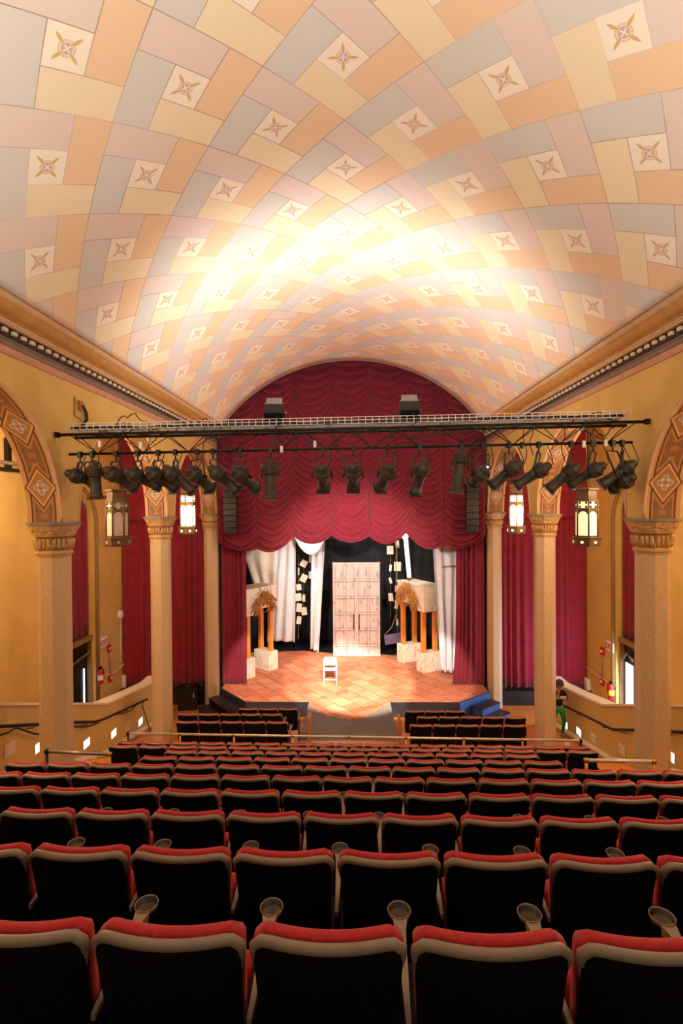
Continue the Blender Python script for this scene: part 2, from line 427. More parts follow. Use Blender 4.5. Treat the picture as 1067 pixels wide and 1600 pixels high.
# floors
mb = MB(); ys = [-3, 2, 6, 10, 14, 16.99, 17.0, 24]
for a, b in zip(ys[:-1], ys[1:]):
    mb.add([(-8.5, a, E-hfloor(a)), (8.5, a, E-hfloor(a)), (8.5, b, E-hfloor(b)), (-8.5, b, E-hfloor(b))], [(0, 1, 2, 3)])
struct('floor', mb, m_wood)

# rake geometry
P, Y1, DY, H1, DH, TH = .5253, 1.6029, .8643, 1.4008, .3426, .0147
PHASE = {1: .4769, 2: .965, 3: .4686, 4: .9413, 5: .4987, 6: .9715, 7: .4635, 8: .4657, 9: .9424, 10: .4456}
SEATH = .85
def rowY(k): return Y1+(k-1)*DY
def rowZ(k): return E-(H1+(k-1)*DH)-SEATH
XH = 5.74
mb = MB()
for k in range(0, 11):
    z = rowZ(k); y0 = rowY(k)-.36; y1 = y0+DY
    if k <= 6: xa, xb = -XH, XH
    elif k <= 8: xa, xb = -3.42, 3.1
    else: xa, xb = -4.42, 4.40
    if k == 10: y1 = y0+1.15
    def yr(x, y): return y-x*math.tan(TH)
    mb.prism([(xa, yr(xa, y0)), (xb, yr(xb, y0)), (xb, yr(xb, y1)), (xa, yr(xa, y1))], E-6.6, z)
struct('floor_rake', mb, m_carpet)
# side stairs
for sd in (-1, 1):
    mb = MB()
    ya = 11.0; zz = E-hfloor(11.1); n = 0
    while ya > 6.45:
        zz += .17; yb = ya-.43
        xa = 4.5
        mb.box(min(sd*xa, sd*XH), max(sd*xa, sd*XH), 6.4, ya, zz-.2, zz); ya = yb; n += 1
    st = struct('floor_stairs_%s' % SIDE[sd], mb, m_wood)
    sk = MB(); sk.tube([(sd*(XH-.02), 11.1, E-hfloor(11.1)+.10), (sd*(XH-.02), 6.5, E-hfloor(11.1)+.12+4.6*.395)], .05, 4, flat=1.6)
    struct('baseboard_stair_%s' % SIDE[sd], sk, m_whitewood)
    sk = MB(); sk.tube([(sd*(XH-.02), 11.1, E-hfloor(11.1)+.10), (sd*(XH-.02), 14.6, E-hfloor(14.6)+.1)], .05, 4, flat=1.6)
    struct('baseboard_%s' % SIDE[sd], sk, m_whitewood)
# half walls along the aisle
HWP = [(5.0, 2.02), (8.0, 3.20), (11.49, 4.57), (12.9, 4.82), (14.05, 5.0), (14.62, 5.0)]
for sd in (-1, 1):
    mb = MB(); cp = MB()
    for (ya, ha), (yb, hb) in zip(HWP[:-1], HWP[1:]):
        xs = sorted((sd*XH, sd*(XH+.22)))
        mb.prism([(xs[0], ya), (xs[1], ya), (xs[1], yb), (xs[0], yb)], [0, 0, 0, 0], [E-ha, E-ha, E-hb, E-hb])
        xs = sorted((sd*(XH-.05), sd*(XH+.30)))
        cp.prism([(xs[0], ya), (xs[1], ya), (xs[1], yb), (xs[0], yb)], [E-ha, E-ha, E-hb, E-hb], [E-ha+.05, E-ha+.05, E-hb+.05, E-hb+.05])
    w = struct('wall_half_%s' % SIDE[sd], mb, m_dado)
    cp.build('wall_cap', m_whitewood, w)
# stage end shell
mb = MB(); mb.box(-8.5, 8.5, 23.1, 23.2, 0, E+5.6); struct('wall_back', mb, m_stageblk)
for sd in (-1, 1):
    mb = MB(); mb.box(min(sd*5.3, sd*5.35), max(sd*5.3, sd*5.35), 17.75, 23.1, 0, E+5.6); struct('wall_stage_%s' % SIDE[sd], mb, m_stageblk)
    mb = MB(); mb.box(min(sd*4.9, sd*8.5), max(sd*4.9, sd*8.5), 17.66, 17.74, 0, E+5.6); struct('wall_end_%s' % SIDE[sd], mb, m_wall)
mb = MB(); mb.box(-8.5, 8.5, YV+.01, 23.2, E+5.55, E+5.6); struct('ceiling_stage', mb, m_stageblk)
mb = MB()
n = 40
for i in range(n):
    t0, t1 = [(-1+2*(i+q)/n)*sm/RV for q in (0, 1)]
    mb.add([(RV*math.sin(t0), YV+.005, ZV+RV*math.cos(t0)), (RV*math.sin(t1), YV+.005, ZV+RV*math.cos(t1)), (RV*math.sin(t1), YV+.005, E+5.6), (RV*math.sin(t0), YV+.005, E+5.6)], [(0, 1, 2, 3)])
struct('wall_stage_header', mb, m_stageblk)

# ------------------------------------------------------------------ columns
KIND = {8.037: 'near', 12.519: 'middle', 17.0: 'far'}
for sd in (-1, 1):
    for yy in COLY[1:]:
        zb = E-hfloor(yy); zc = E-HC
        lab = {8.037: 'thick tan octagonal column closest to the raked seats on the %s side',
               12.519: 'tan octagonal column between the lit and unlit lanterns on the %s side' if sd < 0 else 'tan octagonal column beside the person in green leggings on the %s side',
               17.0: 'slender tan octagonal column beside the stage curtain on the %s side'}[yy] % SIDE[sd]
        t = thing('column', lab, 'column', (sd*XC, yy, zb), 'arcade columns')
        a0 = PI/8
        mb = MB(); mb.lathe([(.254, zb+.0), (.250, zb+.3), (.246, zc-.56)], 8, Matrix.Translation((sd*XC, yy, 0)), smooth=False, a0=a0); mb.build('shaft', m_shaft, t)
        T = Matrix.Translation((sd*XC, yy, zc)) @ Matrix.Diagonal((.88, .88, 1, 1))
        mb = MB(); mb.lathe([(.44, -.055), (.455, -.04), (.455, 0)], 8, T, smooth=False, a0=a0); mb.build('abacus', m_abacus, t)
        mb = MB(); mb.lathe([(.325, -.235), (.345, -.225), (.345, -.205), (.365, -.195), (.37, -.17), (.375, -.15), (.40, -.12), (.415, -.09), (.44, -.055)], 8, T, smooth=False, a0=a0)
        # swagged relief on the upper band
        for q in range(8):
            a = a0+PI/8+q*PI/4; d = Vector((math.cos(a), math.sin(a), 0)); s_ = Vector((-math.sin(a), math.cos(a), 0)); c = Vector((sd*XC, yy, zc))
            mb.tube([c+d*.318+s_*(w*.105)+Vector((0, 0, -.105-.045*(1-(w)**2))) for w in (-1, -.6, -.2, .2, .6, 1)], .013, 5)
        mb.build('capital_moulding', m_cap, t)
        mb = MB(); mb.lathe([(.30, -.46), (.295, -.44), (.298, -.26), (.325, -.235)], 8, T, smooth=False, a0=a0); mb.build('carved_band', m_capdark, t)
        mb = MB()
        for q in range(8):
            a = a0+PI/8+q*PI/4
            for w in (-.066, 0, .066):
                d = Vector((math.cos(a), math.sin(a), 0)); s_ = Vector((-math.sin(a), math.cos(a), 0)); c = Vector((sd*XC, yy, zc))+d*.245+s_*w
                mb.tube([c+Vector((0, 0, -.44)), c+d*.012+Vector((0, 0, -.37)), c+d*.022+Vector((0, 0, -.31)), c+d*.045+Vector((0, 0, -.275))], [.016, .034, .03, .012], 6)
                mb.tube([c+s_*.036+Vector((0, 0, -.44)), c+s_*.04+d*.01+Vector((0, 0, -.36))], [.012, .016], 5)
        mb.build('acanthus_relief', m_cap, t)
        mb = MB(); mb.lathe([(.285, -.56), (.295, -.55), (.295, -.53), (.318, -.515), (.322, -.49), (.305, -.475), (.305, -.455)], 8, T, smooth=False, a0=a0); mb.build('neck_ring', m_cap, t)

# ------------------------------------------------------------------ curtains
HS = 6.05; ZST = E-HS
def folds(x0, x1, y, z0, z1, pitch=.16, amp=.05, flare=0, seed=0, bow=None):
    rr = random.Random(seed); ph = [rr.uniform(0, 6.28) for _ in range(4)]
    n = max(12, int(abs(x1-x0)/pitch*9)); mb = MB()
    def f(u, v):
        x = x0+(x1-x0)*u; s = (x-x0)/pitch*2*PI
        w = math.sin(s+1.1*math.sin(s*.23+ph[0])+ph[1])
        w = math.copysign(abs(w)**.75, w)
        am = amp*(.55+.45*math.sin(s*.17+ph[2]))*(1+.15*math.sin(5*v+ph[3]))
        k = (1-v)**6
        xx = x+(bow(u, v) if bow else 0)
        if flare: xx += flare*k*(1-u if flare < 0 else 1-u)
        return (xx, y-am*w-.05*k*abs(w), z0+(z1-z0)*v)
    mb.grid(f, n, 24); return mb
# side stage legs
a = at(345, 900, 16.95).x; b = at(381, 900, 16.95).x
single('stage_leg_curtain', folds(a, b+.06, 17.0, ZST+.01, E+1.2, .13, .06, 0, 3), m_velvet, 'burgundy velvet leg curtain hanging to the stage at its left edge', 'curtain', 'stage leg curtains', solid=.008)
a = at(715, 900, 16.95).x; b = at(757, 900, 16.95).x
single('stage_leg_curtain', folds(a-.04, b, 17.0, ZST+.01, E+1.2, .14, .06, -.16, 5), m_velvet, 'burgundy velvet leg curtain hanging to the stage at its right edge', 'curtain', 'stage leg curtains', solid=.008)
# Austrian swag curtain
YS = 16.72
t = thing('austrian_curtain', 'burgundy swagged austrian curtain filling the arch above the stage', 'curtain', (0, YS, E-1.2))
BX = [at(p, 800, YS).x for p in (341, 402, 459, 517.5, 577, 634, 692, 758)]
BZ = [at(550, p, YS).z for p in (846, 857, 838, 837.5, 838.5, 833, 852, 838)]
LOW = [at(550, p, YS).z for p in (858, 860, 848, 847, 849, 856, 855)]
ZT = E+4.95
for k in range(7):
    mb = MB(); xa, xb = BX[k], BX[k+1]; pit = .215; N = 26
    rr = random.Random(k)
    jit = rr.uniform(0, 1)
    def f(u, v):
        s = 1-v                                # 0 top .. 1 bottom
        zc = ZT+(BZ[k]*(1-u)+BZ[k+1]*u-ZT)*s
        sag = 4*u*(1-u)
        cusp = BZ[k]*(1-u)+BZ[k+1]*u
        drop = (.5*(BZ[k]+BZ[k+1])-LOW[k])*sag
        dd = .40*sag*min(1, s*6)
        e = max(0, s-.95)/.05
        z = zc-dd*(1-e)-drop*e
        ph = (s*(ZT-E+1)/pit*.98)+jit*.6+.25*math.sin(3*s+k)
        q_ = ph % 1.0; w = math.sin(q_/.8*PI/2)**1.3 if q_ < .8 else math.cos((q_-.8)/.2*PI/2); w *= .85+.15*math.sin(math.floor(ph)*2.3+k)
        env = (max(0, 1-abs(2*u-1)**3))*.9+.1
        y = YS-.02-w*.145*env-.03*sag*min(1, s*3)
        y += .015*(1-sag)**3
        return (xa+(xb-xa)*u, y, z-.03*w*sag)
    mb.grid(f, 18, 380)
    mb.build('swag_panel', m_velvet, t, solid=.006)
mb = MB(); mb.box(-4.62, 4.62, YS+.03, YS+.08, ZT-.05, ZT+.05); mb.build('batten', m_black, t)
# aisle curtains
for sd in (-1, 1):
    x0, x1 = sorted((sd*4.85, sd*8.06))
    t = thing('aisle_curtain', 'tall burgundy curtain with pelmet closing the aisle behind the %s columns' % SIDE[sd], 'curtain', (sd*6.5, 17.4, E-6.15), 'aisle curtains')
    zb = at(300, 1073, 17.4).z
    folds(x0, x1, 17.42, zb, E+2.55, .24, .07, 0, 11+sd).build('drape', m_velvet2, t, solid=.008)
    folds(x0, x1, 17.27, E-.42, E+2.58, .5, .03, 0, 21+sd).build('pelmet', m_velvet2, t, solid=.008)
    mb = MB(); mb.box(sd*4.62 if sd > 0 else -8.09, 8.09 if sd > 0 else -4.62, 17.1, 17.62, 0, zb-.03); struct('trim_plinth_%s' % SIDE[sd], mb, m_stageblk)
# door niches: curtain above, transom, door below
for sd in (-1, 1):
    cy, rw, zs = 14.45, 1.1, E-.5; x = sd*(XOUT+.2)
    zt = atx(120 if sd < 0 else 985, 1003, sd*8.2).z
    mb = MB()
    def f(u, v):
        y = cy-rw+.01+(2*rw-.02)*u; zt2 = zs+math.sqrt(max(0, rw*rw-(y-cy)**2))
        return (x-sd*(.02+.035*math.sin(u*42)), y, zt+.04+(zt2-zt-.06)*v)
    mb.grid(f, 70, 8)
    single('window_curtain', mb, m_velvet, 'burgundy curtain filling the arched window above the door in the outer %s wall' % SIDE[sd], 'curtain', 'arched window curtains', solid=.006)
    mb = MB(); mb.box(*sorted((sd*(XOUT+.06), sd*(XOUT+.33))), cy-rw, cy+rw, zt-.14, zt); mb.box(*sorted((sd*(XOUT+.1), sd*(XOUT+.33))), cy+rw-.05, cy+rw, E-6.5, zt-.14); mb.box(*sorted((sd*(XOUT+.1), sd*(XOUT+.33))), cy-rw, cy-rw+.05, E-6.5, zt-.14)
    d = struct('door_%d' % (1 if sd < 0 else 2), mb, m_trimwood)
    mb = MB(); mb.box(*sorted((sd*(XOUT+.24), sd*(XOUT+.28))), cy-rw+.05, cy+rw-.05, E-6.5, zt-.14); mb.build('door_leaf', m_plastic, d)
    xx = sd*(XOUT+.235)
    if sd < 0:
        mb = MB(); mb.box(*sorted((xx, xx+.01)), 15.27, 15.33, E-6.4, zt-1.0); mb.build('daylight_gap', m_day, d)
        mb = MB(); mb.tube([atx(100, 1048, xx+.08), atx(116, 1037, xx+.08), atx(137, 1021, xx+.08), atx(139, 1017, xx+.06)], .035, 8); mb.build('panic_bar', m_steel, d)
        mb = MB(); mb.box(*sorted((xx, xx+.01)), 13.6, 15.1, E-6.4, zt-.9); mb.build('glass_pane', m_daylo if False else m_plastic, d)
    else:
        mb = MB(); mb.box(*sorted((xx, xx-.01)), 15.02, 15.42, E-6.4, zt-.75); mb.build('daylight_gap', m_day, d)
        mb = MB(); mb.tube([atx(973, 1030, xx-.08), atx(979, 1020, xx-.08), atx(990, 1034, xx-.08)], .04, 8); mb.build('panic_bar', m_steel, d)

# ------------------------------------------------------------------ stage
c1 = atz(350, 1076, HS); c2 = atz(383, 1097, HS); c3 = atz(720, 1101, HS); c4 = atz(756, 1084, HS)
yf = 15.45; xl, xr_ = c2.x, c3.x
poly = [(-5.25, 17.3), (-4.52, 17.3), (-4.4, 16.6), (xl, yf), (-1.36, yf), (-1.36, 13.05), (1.18, 13.05), (1.18, yf), (xr_, yf), (4.45, 16.35), (4.52, 17.3), (5.25, 17.3), (5.25, 23.0), (-5.25, 23.0)]
mb = MB(); mb.prism(poly, 0, ZST); struct('floor_stage', mb, m_stageblk)
mb = MB(); mb.prism([(-1.35, yf+.6), (-1.35, 12.3), (1.17, 12.3), (1.17, yf+.6)], [ZST-.1]*4, [ZST+.006, ZST+.01, ZST+.01, ZST+.006]); struct('floor_thrust', mb, m_stagegray)
rg = [(-1.30, 15.3), (-1.22, 14.95), (-1.05, 14.9), (-1.02, 14.6), (-.8, 14.55), (-.72, 14.35), (-.5, 14.36), (-.4, 14.2), (-.18, 14.24), (-.05, 14.12), (.15, 14.2), (.28, 14.32), (.45, 14.35), (.5, 14.6), (.72, 14.62), (.78, 14.9), (.98, 14.95), (1.02, 15.25), (1.14, 15.3)]
mb = MB(); mb.prism([(-4.38, 16.62), (xl+.02, yf+.03)]+[(-1.36, yf+.03)]+rg+[(1.18, yf+.03), (xr_-.02, yf+.03), (4.4, 16.37), (4.3, 20.6), (2.4, 20.75), (1.6, 20.3), (.9, 20.55), (-.9, 20.6), (-2, 20.95), (-4.3, 20.7)], ZST-.002, ZST+.018); struct('floor_tiles', mb, m_tile)
# sheet on the right diagonal front face, blue daylight painted as its colour
mb = MB()
A = Vector((xr_, yf, 0)); B = Vector((4.45, 16.35, 0)); n_ = Vector((B.y-A.y, -(B.x-A.x), 0)).normalized()
mb.add([A+n_*.01+Vector((0, 0, .05)), B+n_*.01+Vector((0, 0, .05)), B+n_*.01+Vector((0, 0, ZST-.01)), A+n_*.01+Vector((0, 0, ZST-.01))], [(0, 1, 2, 3)])
struct('trim_stage_daylight', mb, m_bluelight)
# steps
def steps(name, A, B, label, tread, riser):
    A = Vector((A[0], A[1], 0)); B = Vector((B[0], B[1], 0)); d = (B-A).normalized(); n_ = Vector((d.y, -d.x, 0))
    if n_.y > 0: n_ = -n_
    L = (B-A).length; c = A+d*L/2; zf = E-hfloor(c.y)-.05
    t = thing(name, label, 'steps', (c.x, c.y, zf), 'stage steps')
    for k, z in ((0, zf+(ZST-zf)*.70), (1, zf+(ZST-zf)*.36)):
        mb = MB(); cc = c+n_*(.05+.19+.36*k); mb.obox((cc.x, cc.y, (zf+z)/2-.012), d*(L/2), n_*.18, (0, 0, (z-zf)/2-.012)); mb.build('riser_block', riser, t)
        mb = MB(); mb.obox((cc.x, cc.y, z-.012), d*(L/2+.01), n_*.19, (0, 0, .012)); mb.build('tread', tread, t)
steps('stage_steps', (-4.40, 16.55), (-3.55, 15.55), 'two black steps up to the stage at its left front corner', m_stageblk, m_plastic)
steps('stage_steps', (3.72, 15.72), (4.42, 16.28), 'two steps with blue daylight painted on the sides, up to the stage at its right front corner', m_stageblk, m_bluelight)  # riser colour stands in for blue door daylight

# door of the set
YD = 20.25
dl, dr = at(520, 900, YD).x, at(593, 900, YD).x; zt = at(556, 880.5, YD).z; zb = ZST+.02
t = thing('prop_door', 'tall whitewashed double door standing at the back of the stage', 'door', ((dl+dr)/2, YD, zb))
mid = (dl+dr)/2
for s_, (x0, x1) in enumerate(((dl, mid-.006), (mid+.006, dr))):
    mb = MB(); mb.box(x0, x1, YD, YD+.06, zb, zt)
    rows = [zt-(zt-zb)*q for q in (0, .18, .365, .54, .71, .885, 1)]
    for q in rows: mb.box(x0, x1, YD-.035, YD, max(zb, q-.05), min(zt, q+.05))
    for q in (x0+.035, (x0+x1)/2, x1-.035): mb.box(q-.04, q+.04, YD-.037, YD, zb, zt)
    lf = mb.build('door_leaf', m_plank, t, bev=.004)
    mb = MB()
    for q in rows[1:-1]:
        for dq in (-.052, .052): mb.box(x0+.02, x1-.02, YD-.0395, YD-.03, q+dq-.008, q+dq+.008)
    for q in (x0+.08, (x0+x1)/2-.045, (x0+x1)/2+.045, x1-.08): mb.box(q-.006, q+.006, YD-.0395, YD-.03, zb+.05, zt-.05)
    mb.build('panel_seams', m_seam, lf)
    hx = mid+(-.105 if s_ == 0 else .105); z0, z1 = at(550, 983, YD).z, at(550, 959, YD).z
    mb = MB(); mb.tube([(hx, YD-.02, z0+.03), (hx, YD-.07, z0), (hx, YD-.07, z1), (hx, YD-.02, z1-.03)], .02, 6); mb.build('handle', m_black, lf)
mb = MB(); mb.box(dl-.02, dr+.02, YD-.03, YD+.09, zt, zt+.04); mb.build('door_lintel', m_plank, t)
mb = MB(); mb.box(dl+.02, dl+.1, YD+.06, YD+.9, zb, zt-.6); mb.box(dr-.1, dr-.02, YD+.06, YD+.9, zb, zt-.6); mb.build('rear_brace', m_stageblk, t)

# black masking
single('backdrop_curtain', folds(-5.2, 5.2, 22.6, ZST, E+2.3, .34, .05, 0, 31), m_blackcloth, 'black backdrop curtain across the back of the stage', 'curtain', solid=.01)
for sd in (-1, 1):
    mb = MB(); mb.grid(lambda u, v: (sd*(4.95+.05*math.sin(u*70)), 17.9+u*4.4, ZST+v*(E+2.3-ZST)), 120, 4)
    single('masking_curtain', mb, m_blackcloth, 'black side curtain masking the %s wing of the stage' % SIDE[sd], 'curtain', 'side masking curtains', solid=.01)

# gateway set pieces
def gate(base1, base2, mir, label):
    A = Vector((base1[0], base1[1], 0)); B = Vector((base2[0], base2[1], 0)); d = (B-A).normalized(); p = Vector((-d.y, d.x, 0))
    if p.x*mir < 0: p = -p
    c = (A+B)/2; z0 = ZST+.018
    t = thing('ruin_gateway', label, 'stage set', (c.x, c.y, z0), 'ruined gateway props')
    hb = .70; zl0 = E-3.66; zl1 = E-2.92
    for q in (A, B):
        mb = MB(); mb.obox((q.x, q.y, z0+hb/2), d*.22, p*.42, (0, 0, hb/2)); mb.build('base_block', m_ruin, t, bev=.02)
        for w in (-.26, .26):
            o = q+p*w; mb = MB(); mb.obox((o.x, o.y, (z0+hb+zl0)/2), d*.075, p*.075, (0, 0, (zl0-z0-hb)/2)); mb.build('post', m_postor, t, bev=.01)
    L = (B-A).length/2+.20
    mb = MB(); mb.obox((c.x, c.y, (zl0+zl1)/2), d*L, p*.39, (0, 0, (zl1-zl0)/2))
    # stepped end block hanging lower
    e = c+d*(L-.2); mb.obox((e.x, e.y, zl0-.06), d*.2, p*.385, (0, 0, .12))
    mb.build('lintel_block', m_ruin, t, bev=.02)
    mb = MB(); mb.obox((c.x, c.y, zl1+.025), d*(L+.04), p*.42, (0, 0, .025)); mb.build('lintel_cap', m_ruin, t, bev=.01)
    return A, B, d, p, c, zl0, zl1, L
gR = gate((2.20, 19.6), (2.82, 18.45), 1, 'pale ruined gateway on orange posts at the right of the stage')
gL = gate((-3.26, 18.7), (-3.93, 17.8), -1, 'pale ruined gateway on orange posts at the left of the stage')
def straw(g, label, seed, arch):
    A, B, d, p, c, z0, z1, L = g; rr = random.Random(seed); mb = MB()
    out = -p
    for i in range(240):
        a = rr.uniform(0, PI); r = arch*(1+rr.gauss(0, .17))
        base_ = c+out*.47+d*(-.05)+d*(-r*math.cos(a))*1.0; zz = z0+.04+r*math.sin(a)*1.2
        pts = []; L_ = rr.uniform(.12, .38); di = Vector((rr.gauss(0, .5), rr.gauss(0, .5), -1)).normalized()
        q = Vector((base_.x, base_.y, zz))+out*rr.uniform(0, .10)
        for s in range(4):
            pts.append(q.copy()); q = q+di*(L_/3)+Vector((rr.gauss(0, .03), rr.gauss(0, .03), 0))
            di = (di+Vector((rr.gauss(0, .3), rr.gauss(0, .3), -.15))).normalized()
        mb.tube(pts, rr.uniform(.007, .016), 4)
    single('straw_garland', mb, m_straw, label, 'garland', 'straw garlands')
straw(gR, 'tangled straw garland arched over the face of the right gateway', 4, .52)
straw(gL, 'tangled straw garland arched over the face of the left gateway', 9, .42)

# folding chair
cp = atz(516, 1069, HS-.02)
t = thing('folding_chair', 'ivory metal folding chair alone in the middle of the stage', 'chair', (cp.x, cp.y, ZST+.018))
w = .215; z0 = ZST+.03; x, y = cp.x, cp.y
mb = MB(); mb.tube([(x-w, y-.12, z0), (x-w, y-.02, z0+.5), (x-w*.98, y-.0, z0+.84), (x-w*.85, y, z0+.9), (x+w*.85, y, z0+.9), (x+w*.98, y-.0, z0+.84), (x+w, y-.02, z0+.5), (x+w, y-.12, z0)], .017, 8); mb.build('back_frame', m_chairw, t)
mb = MB(); mb.grid(lambda u, v: (x-w*.95+2*w*.95*u, y-.01-.03*(1-(2*u-1)**2), z0+.66+.2*v), 10, 3); mb.build('backrest', m_chairw, t, solid=.015)
mb = MB(); mb.box(x-w*.9, x+w*.9, y-.02, y+.4, z0+.455, z0+.485); mb.build('seat', m_chairw, t, bev=.01)
for s_ in (-1, 1):
    mb = MB(); mb.tube([(x+s_*w*.93, y+.02, z0+.56), (x+s_*w*.95, y+.4, z0)], .014, 6); mb.build('leg', m_chairw, t)
mb = MB(); mb.tube([(x-w, y-.085, z0+.17), (x+w, y-.085, z0+.17)], .011, 6); mb.build('stretcher', m_chairw, t)

# white drapes
def drape(name, quad, Y, label, m, nf=5, amp=.05, sag=0, seed=1, pinch=0):
    (tlx, tly), (trx, try_), (brx, bry), (blx, bly) = quad
    a, b, c, d = at(tlx, tly, Y), at(trx, try_, Y), at(brx, bry, Y), at(blx, bly, Y)
    rr = random.Random(seed); ph = rr.uniform(0, 6); mb = MB()
    def f(u, v):
        tp = a.lerp(b, u); bt = d.lerp(c, u); p = bt.lerp(tp, v)
        if sag: p.z -= sag*4*u*(1-u)*(1-v)
        s = math.sin(u*nf*2*PI+ph+.8*math.sin(3*u+2*v))
        p.y += -amp*s*(1-.4*v)+amp*.5*math.sin(7*v+4*u+ph)
        if sag: p.y -= .07*abs(math.sin(v*9+ (4*u*(1-u))*3))
        if pinch: p.x = p.x+(at((tlx+trx)/2, 0, Y).x-p.x)*pinch*math.sin(PI*v)*.5
        return p
    mb.grid(f, 48, 40); return single(name, mb, m, label, 'drape', 'white muslin drapes', solid=.006)
drape('muslin_drape', ((429, 832), (462, 832), (461, 1003), (417, 1001)), 20.9, 'long white muslin drape left of the hanging pages', m_white, 3, .07, 0, 1)
drape('muslin_drape', ((374, 845), (431, 845), (431, 913), (396, 913)), 19.6, 'ivory muslin panel above the left gateway', m_sheer, 2.5, .05, .0, 2)
drape('muslin_drape', ((487, 832), (508.5, 832), (498, 1019), (485, 1014)), 20.8, 'narrow white muslin drape between the hanging pages and the double door', m_white, 2, .07, 0, 3)
drape('muslin_drape', ((456, 826), (508, 830), (506, 846), (461, 840)), 19.8, 'short white muslin swag under the red curtain hem', m_white, 1, .05, .6, 4)
drape('muslin_drape', ((630, 838), (637, 838), (643, 903), (636, 903)), 19.35, 'thin white muslin strip falling onto the right gateway', m_white, 1, .03, 0, 5)
drape('muslin_drape', ((622, 834), (641, 834), (636, 843), (630, 843)), 19.33, 'tiny gathered white muslin puff below the red curtain, above the right gateway', m_white, 2, .03, 0, 6)
drape('muslin_drape', ((676, 845), (717, 845), (715, 1051), (688, 1050)), 17.95, 'wide white muslin drape falling to the stage beside the right red curtain', m_white, 3, .08, 0, 7)
drape('muslin_drape', ((687, 845), (719, 845), (719, 882), (689, 886)), 17.7, 'short white muslin flap in front of the drape beside the right red curtain', m_white, 2, .04, .0, 8)

# hanging pages
def pages(x, ytop, ybot, Y, items, label, seed):
    rr = random.Random(seed); top = at(x, ytop, Y); bot = at(x, ybot, Y)
    t = thing('page_string', label, 'hanging pages', (bot.x, Y, bot.z), 'strings of hanging pages')
    mb = MB(); mb.tube([top, top.lerp(bot, .5)+Vector((.004, 0, 0)), bot], .008, 5); mb.build('cord', m_cord, t)
    mb = MB()
    for q in range(3): mb.ball(bot+Vector((0, 0, .03+.06*q)), .022, 6)
    mb.build('knot', m_cord, t)
    for dx, py, wd, ht, an in items:
        c = at(x+dx, py, Y-.03); k = Y/F
        ax = Vector((math.cos(an), .25*rr.uniform(-1, 1), math.sin(an))).normalized(); az = Vector((-math.sin(an), .1, math.cos(an))).normalized(); ay = ax.cross(az).normalized()
        mb = MB(); mb.obox(c, ax*(wd*k/2), ay*.012, az*(ht*k/2)); mb.obox(c-ay*.016, ax*(wd*k/2*.92), ay*.006, az*(ht*k/2*.9)); mb.build('page', m_paper, t)
pages(466.3, 836, 998, 21.2, [(.3, 893, 2, 11, 0), (.5, 917.5, 8, 9.5, .1), (-.5, 933, 10, 11.5, .1), (1, 949.5, 8.5, 13, -.1), (.8, 969, 7, 12, -.15)], 'outer string of white pages hanging between the two left muslin drapes', 1)
pages(474.5, 836, 960, 21.2, [(0, 880.5, 10, 10.5, -.5), (0, 903.5, 10, 12, -.45), (.2, 934.5, 4.5, 11, 0), (.6, 955, 9, 12, .12)], 'inner string of white pages beside the narrow muslin drape', 2)
pages(484.3, 836, 905, 21.3, [(0, 872, 3, 14, 0), (0, 898.5, 4, 11, 0)], 'short string of pages half hidden by the narrow muslin drape', 3)
pages(610, 834, 965, 21.0, [(-.5, 859.5, 10, 13, 0), (0, 887.5, 3.5, 10, -.1), (0, 907, 4, 9, .3), (.5, 933, 7, 12, .1)], 'string of white pages just right of the double door', 4)
pages(620.5, 834, 985, 20.9, [(0, 850.5, 6, 12, .1), (.5, 885, 11, 14, -.05), (-1, 920, 5, 10, 0), (-1, 945, 5, 12, -.2), (0, 972, 3, 10, 0)], 'string of white pages hanging beside the right gateway', 5)
# lilac board on a cord
a, b, c, d = at(600, 993, 20.6), at(628, 988, 20.6), at(627, 1003, 20.6), at(602, 1008, 20.6)
t = thing('hanging_board', 'lilac board hung low on a cord behind the right gateway', 'board', c.lerp(d, .5))
mb = MB(); q = Vector((0, .05, 0)); mb.add([a, b, c, d, a+q, b+q, c+q, d+q], [(0, 1, 2, 3), (7, 6, 5, 4), (0, 4, 5, 1), (1, 5, 6, 2), (2, 6, 7, 3), (3, 7, 4, 0)]); mb.build('board', m_purple, t)
mb = MB(); mb.tube([a, at(612, 980, 20.6), at(619, 960, 20.6)], .02, 6); mb.tube([b, at(619, 960, 20.6), at(619, 900, 20.6), at(619, 820, 20.6)], .014, 6); mb.build('cord', m_cord, t)

# ------------------------------------------------------------------ speakers
for sd, (x0, x1, ya, yb) in ((-1, (349, 370, 768, 834)), (1, (728, 748, 759, 832))):
    Y = 16.05; a = at(x0, ya, Y); b = at(x1, yb, Y); t = thing('line_array_speaker', 'black line array speaker hung beside the %s edge of the swagged curtain' % SIDE[sd], 'speaker', ((a.x+b.x)/2, Y, b.z), 'hanging speakers')
    n = 7; dz = (a.z-b.z)/n
    for k in range(n):
        mb = MB(); z1 = a.z-k*dz; tl = .03*(k-2)*.4
        mb.prism([(a.x, Y-.05+tl), (b.x, Y-.05+tl), (b.x-.04, Y+.32), (a.x+.04, Y+.32)], z1-dz+.012, z1-.004)
        cb = mb.build('cabinet', m_black, t, bev=.006)
        mb = MB(); xx = (b.x-.035) if sd < 0 else (b.x-.03); mb.ball((xx, Y-.055+tl, z1-dz*.5), .014, 8); mb.build('rigging_pin', m_steel, cb)
    mb = MB(); mb.box(a.x-.02, b.x+.02, Y-.02, Y+.3, a.z, a.z+.06); mb.tube([((a.x+b.x)/2, Y+.15, a.z+.03), ((a.x+b.x)/2, Y+.15, a.z+1.5)], .012, 5); mb.build('fly_frame', m_black, t)
c = at(290, 1110, 16.35)
t = thing('subwoofer', 'black subwoofer box on the floor between the left columns', 'speaker', (c.x, 16.6, E-hfloor(16.5)))
